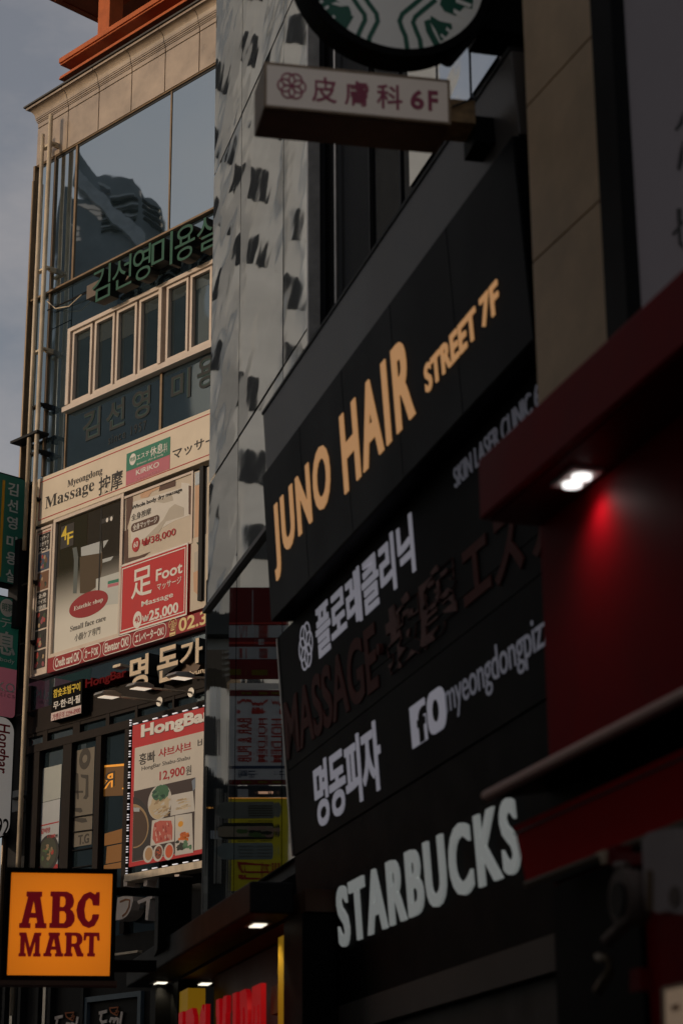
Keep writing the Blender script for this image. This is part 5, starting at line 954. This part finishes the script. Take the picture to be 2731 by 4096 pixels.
# downlight under the soffit
d = ray(*r5(920, 775)); p = CAM + d * ((fz0 - .01 - CAM.z) / d.z); f = Fr(17.2, p)
q4 = [CAM + ray(*r5(*q)) * ((fz0 - .012 - CAM.z) / ray(*r5(*q)).z) for q in ((755, 830), (935, 848), (1083, 735), (950, 705))]
def onz(fr, P): e_ = P - fr.P; return e_.dot(fr.d), e_.dot(fr.n)
uv = [onz(f, q) for q in q4]; du_ = (max(a for a, b in uv) - min(a for a, b in uv)) / 2; dn_ = (max(b for a, b in uv) - min(b for a, b in uv)) / 2
dlt = thing('soffit_downlight', 'bright square recessed downlight in the red soffit', 'lamp', p)
MB().box(f, -.15, .15, p.z - .012, p.z + .01, -.085, .085).obj('housing', WHITE, dlt, bevel=.004)
for a in (-.062, .062): MB().tube([f.loc(a, p.z - .012, 0), f.loc(a, p.z - .030, 0)], .05, 20).obj('lens', lit('white_lamp_lens', (1, .97, .95), 2), dlt)
lpd = bpy.data.lights.new('downlight_lamp', 'SPOT'); lpd.energy = 9; lpd.spot_size = R(150); lpd.spot_blend = 1; lpd.shadow_soft_size = .05; lpd.color = (1, .93, .88)
o = bpy.data.objects.new('downlight_lamp', lpd); COL.objects.link(o); o.parent = dlt; tgt = E.loc(E.ux(r5(1090, 0)[0], fz0 - .5), fz0 - .50, 0); pp = p + Vector((0, 0, -.06)); o.location = Vector((0, 0, -.06)); o.rotation_euler = (pp - (tgt * .5 + (pp + Vector((0, 0, -.5))) * .5)).to_track_quat('Z', 'Y').to_euler()
# awning cassette and valance
ea = .02
def ow(q): return E.ow(q, ea)
pr_ = [ow(q) for q in ((1945, 3185), (2050, 3308), (2062, 3336), (2102, 3528))]
cs = .035
po_, pw_ = pr_[0]
MB().tube([E.loc(ea, pw_, po_), E.loc(7, pw_, po_)], .03, 12).obj('awning_edge', mat('pink_grey_edge', (.42, .21, .19), .35, .5), rs, smooth=True)
MB().sweep(E, [(po_, pw_ - .02), (po_ + .0, pw_ + .02), (0.002, pw_ + .14), (0.002, pr_[3][1]), (.02, pr_[3][1]), (.02, pw_ + .04)], ea, 7).obj('awning_cassette', BLACK, rs)  # black back plate of the cassette is put in for shade
MB().sweep(E, [pr_[1], (pr_[1][0] - .04, pr_[1][1]), (pr_[3][0] - .04, pr_[3][1]), pr_[3], pr_[2]], ea, 7).obj('awning_valance', mat('red_awning', (.60, .008, .012), .6, .05, 0, .15, 1.0, stretch=(.3, .3, 2)), rs)
MB().tube([E.loc(ea, pr_[3][1] - .012, pr_[3][0] - .005), E.loc(7, pr_[3][1] - .012, pr_[3][0] - .005)], .02, 8).obj('awning_hem', mat('tan_hem', (.16, .115, .075), .6), rs)
MB().tube([E.loc(ea, pr_[2][1], pr_[2][0] + .006), E.loc(7, pr_[2][1], pr_[2][0] + .006)], .006, 6).obj('awning_piping', mat('grey_piping', (.12, .11, .11), .5), rs)
MB().box(E, ea + .45, 7, 0, 2.25, -1.5, -.05).obj('lower_wall', mat('dark_maroon_wall', (.035, .002, .003), .5, .06), rs)

MB().box(E, .05, E.ux(2592, 2.6), 0, pr_[3][1] - .02, 0.001, .03).obj('dark_gap_sheet', BLACK, rs)  # black slab laid on the wall stands in for the dark gap
# small fittings under the awning
cf = Fr(17.2, atY(2500, 3560, 9.0)); 
s = thing('shutter_bracket', 'cream metal bracket with a red box below the awning hem', 'bracket', cf.loc(0, cf.z0, 0))
def cpoly(s, qs, mm, o0=0, o1=.05, nm='plate'): return MB().prism(cf, cf.pts([q3(*q) for q in qs], o1), o0, o1).obj(nm, mm, s)
cpoly(s, [(195, 560), (300, 520), (295, 660), (270, 680), (255, 600)], mat('cream_bracket', (.5, .38, .26), .5)); cpoly(s, [(305, 520), (420, 470), (420, 545), (695, 555), (690, 680), (305, 680)], mat('red_box', (.14, .004, .005), .5, .06), -.05, .03, 'box')
s = thing('security_camera', 'round dark security camera with grey ring and jointed arm under the awning', 'camera', cf.loc(*cf.uw(q3(460, 1030)), 0))
cu, cw = cf.uw(q3(460, 1020), .1); ru = abs(cf.uw(q3(585, 1020), .1)[0] - cu); rw = ru * 1.0
GRD = mat('camera_grey', (.13, .10, .085), .5, .15); MB().disc(cf, cu, cw, ru, rw, 0, .10).obj('ring', GRD, s, bevel=.01); MB().disc(cf, cu + .0, cw - .01, ru * .62, rw * .62, .10, .115).obj('lens', mat('camera_black', (.004, .004, .004), .15), s)
MB().tube([cf.loc(*cf.uw(q3(690, 1010), .05), .05), cf.loc(*cf.uw(q3(560, 1180), .05), .05), cf.loc(*cf.uw(q3(480, 1340), .05), .05), cf.loc(*cf.uw(q3(330, 1480), .05), .05)], .028, 10).obj('arm', GRD, s, smooth=True)
MB().tube([cf.loc(*cf.uw(q3(430, 690), .05), .05), cf.loc(*cf.uw(q3(540, 690), .05), .05)], .02, 8).obj('clamp', GRD, s)
s = thing('hanging_notice', 'grey drooping sheet hanging beside the security camera', 'sheet', cf.loc(*cf.uw(q3(900, 1180)), 0))
cpoly(s, [(690, 420), (760, 340), (900, 310), (1060, 290), (1200, 310), (1300, 1200), (1050, 1195), (990, 1165), (930, 1170), (870, 1190), (800, 1165), (735, 1165), (720, 1000)], mat('grey_paper', (.34, .29, .28), .7), -.1, .06, 'paper'); cpoly(s, [(745, 730), (800, 740), (800, 1160), (735, 1160)], mat('tan_tape', (.13, .08, .04), .7), .061, .066, 'tape')
MB().disc(cf, *cf.uw(q3(1045, 1010), .06), .05, .04, .061, .066).obj('mark', GRD, s)
s = thing('corner_box_sign', 'cream lit box sign cut by the lower right corner', 'sign', cf.loc(*cf.uw(q3(1000, 2300)), 0))
CR_ = lit('cream_box_face', (.55, .38, .25), .25, (.5, .38, .28)); cpoly(s, [(890, 1985), (905, 1960), (1400, 1855), (1400, 2700), (915, 2700)], mat('cream_case', (.36, .25, .17), .5), -.15, .12, 'case'); cpoly(s, [(938, 2000), (1400, 1905), (1400, 2700), (952, 2700)], CR_, .1202, .126, 'face')
cpoly(s, [(1000, 2160), (1080, 2140), (1085, 2200), (1010, 2215)], mat('orange_mark', (.35, .17, .08), .5), .1262, .13, 'mark')
s = thing('plumbing_valve', 'tangle of dull metal taps with a red lever near the lower right', 'valve', cf.loc(*cf.uw(q3(300, 1900)), 0))
MB().tube([cf.loc(*cf.uw(q3(240, 1650), .0), 0), cf.loc(*cf.uw(q3(350, 1680), .0), 0), cf.loc(*cf.uw(q3(360, 1800), .0), 0), cf.loc(*cf.uw(q3(300, 1900), .0), 0), cf.loc(*cf.uw(q3(230, 2010), .0), 0)], .022, 8).obj('tap', mat('dull_brass', (.12, .09, .05), .4, .5, .5), s, smooth=True)
cpoly(s, [(570, 1780), (660, 1760), (690, 2000), (565, 2020)], mat('red_box', (.14, .004, .005), .5, .06), -.03, .03, 'lever')

# ================================================================== across the street (lit and shade the place, seen mirrored in the glass)
op = thing('opposite_block', 'long plain street block across the road behind the photographer', 'building', (-14, 5, 0))
OP = Fr(15.3 + 180, G.loc(0, 0, 12.2)); OP.P.z = 0; OP.z0 = 0
y_end = 5.5
MB().box(OP, -70, 5.5, 0, 19, -10, 0).obj('wall', mat('opposite_plaster', (.22, .20, .18), .7, var=.2, vs=.5), op)
ch_ = thing('shade_block', 'added low block out of view that shades the lower office front', 'building', (-22, 31, 0))  # added unseen block that keeps sun off the lower office floors
MB().box(Fr(90, Vector((-22, 28, 0))), -6, 6, 0, 10.2, -8, 0).obj('wall', mat('shade_block_plaster', (.16, .14, .12), .7, var=.2, vs=.5), ch_)
tw = thing('hotel_tower', 'pale concrete tower with a regular grid of dark windows', 'building', (-32, 84, 0))
TW = Fr(100, Vector((-31.5, 81, 0)))
CONC = mat('pale_concrete', (.78, .78, .76), .7, .3, 0, .12, .5); 
WN = mat('tower_window', (.02, .022, .024), .3, .3)
MB().box(TW, -12, 12, 0, 100, -14, 0).obj('wall', CONC, tw)
for k, (ux_, wd, c) in enumerate(((-7.5, .9, .42), (-3.9, .5, .95), (-2.2, .28, .50), (.2, .9, .60), (2.6, .35, .95), (4.3, .7, .45), (7.4, 1.2, .62))): MB().box(TW, ux_, ux_ + wd, 0, 100, 0, .02 + .02 * k).obj('pilaster', mat('tower_tone_band_%s' % 'abcdefg'[k], (c, c, c * .98), .7, .2, 0, .25, .3), tw)  # bands of differing tone put light and dark streaks into the reflection
wm = None
for r_ in range(16):
    for c_ in range(6):
        if (r_ * 7 + c_ * 3) % 11 == 0: continue
        u = -5.6 + c_ * 2.3 + .35 * math.sin(r_ * 2.1 + c_); w = 15 + r_ * 3.6 + (1.7 if c_ % 2 else 0)
        if wm is None:
            wm = MB().prism(TW, [(u, w), (u + 1.1, w), (u + 1.1, w + 1.25)] + [(u + .55 + .55 * math.cos(k * math.pi / 8), w + 1.25 + .5 * math.sin(k * math.pi / 8)) for k in range(1, 8)] + [(u, w + 1.25)], -.02, .03).obj('window', WN, tw); wb = (u, w)
        else:
            o = wm.copy(); COL.objects.link(o); o.parent = tw; o.location = TW.d * (u - wb[0]) + Vector((0, 0, w - wb[1]))
# stair building, mirrored in the big upper windows
def mirrored(q, x0):
    u, w = A.uw(q, -.06); p = A.loc(u, w, -.06); v = p - CAM; r = v - A.n * (2 * v.dot(A.n)); t = (x0 - p.x) / r.x; e = p + r * t; return e.y, e.z
SX = -27.0; SF = Fr(180, Vector((SX, 0, 0)))    # faces +x; u runs along +y
class SBF:
    def loc(s, u, w, o=0): return Vector((SX + o, u, w))
SB = SBF()
sb_ = thing('stair_building', 'dark walk up block with an outside stair and balcony rails', 'building', (SX - 3, 40, 0))
ol = [(375, 1150), (435, 1155), (470, 1190), (500, 1255), (620, 1240), (470, 1050), (470, 930), (630, 1115), (715, 1100), (815, 1105), (900, 1240), (950, 1240), (1015, 1310), (1040, 1450), (1250, 1500)]
pp = [mirrored(c1(*q), SX) for q in ol]
ys = [a for a, b in pp]
MB().prism(SB, pp + [(pp[-1][0], 0), (pp[0][0], 0)], -9, 0).obj('wall', mat('backlit_wall', (.22, .24, .25), .7, var=.35, vs=.4), sb_)
LIN = lit('pale_window_slit', (.5, .42, .36), .35)
for q in ([(515, 1290), (620, 1280), (620, 1305), (540, 1310)], [(560, 1320), (620, 1315), (620, 1335), (580, 1338)], [(590, 1345), (620, 1343), (620, 1365), (600, 1366)], [(475, 1420), (500, 1415), (500, 1440), (475, 1445)], [(472, 1455), (498, 1450), (498, 1475), (472, 1480)], [(470, 1490), (505, 1487), (505, 1512), (470, 1515)], [(855, 1190), (875, 1200), (870, 1245), (858, 1230)], [(912, 1285), (940, 1285), (938, 1318), (915, 1315)]):
    a = [mirrored(c1(*p), SX) for p in q]; MB().prism(SB, a, .01, .05).obj('window', LIN, sb_)
for k in range(4):
    a = mirrored(c1(880 + 4 * k, 1255 + k * 38), SX + .4); b = mirrored(c1(1000 + 4 * k, 1330 + k * 40), SX + .4); MB().tube([Vector((SX + .4, a[0], a[1])), Vector((SX + .4, b[0], b[1]))], .07, 6).obj('railing', DARKM, sb_)

STR = mat('stair_concrete', (.42, .44, .45), .7, var=.2)
for q in ([(480, 1085), (520, 1110), (905, 1490), (905, 1560), (860, 1560), (480, 1160)], [(640, 1180), (690, 1180), (690, 1195), (640, 1195)], [(700, 1250), (830, 1240), (830, 1252), (700, 1262)]):
    MB().prism(SB, [mirrored(c1(*p), SX) for p in q], .01, .35).obj('stair_flight', STR, sb_)
for k in range(7):
    MB().prism(SB, [mirrored(c1(*p), SX) for p in ((620, 1275 + k * 30), (840, 1255 + k * 30), (840, 1265 + k * 30), (620, 1285 + k * 30))], .01, .12).obj('railing', STR if k % 2 else DARKM, sb_)
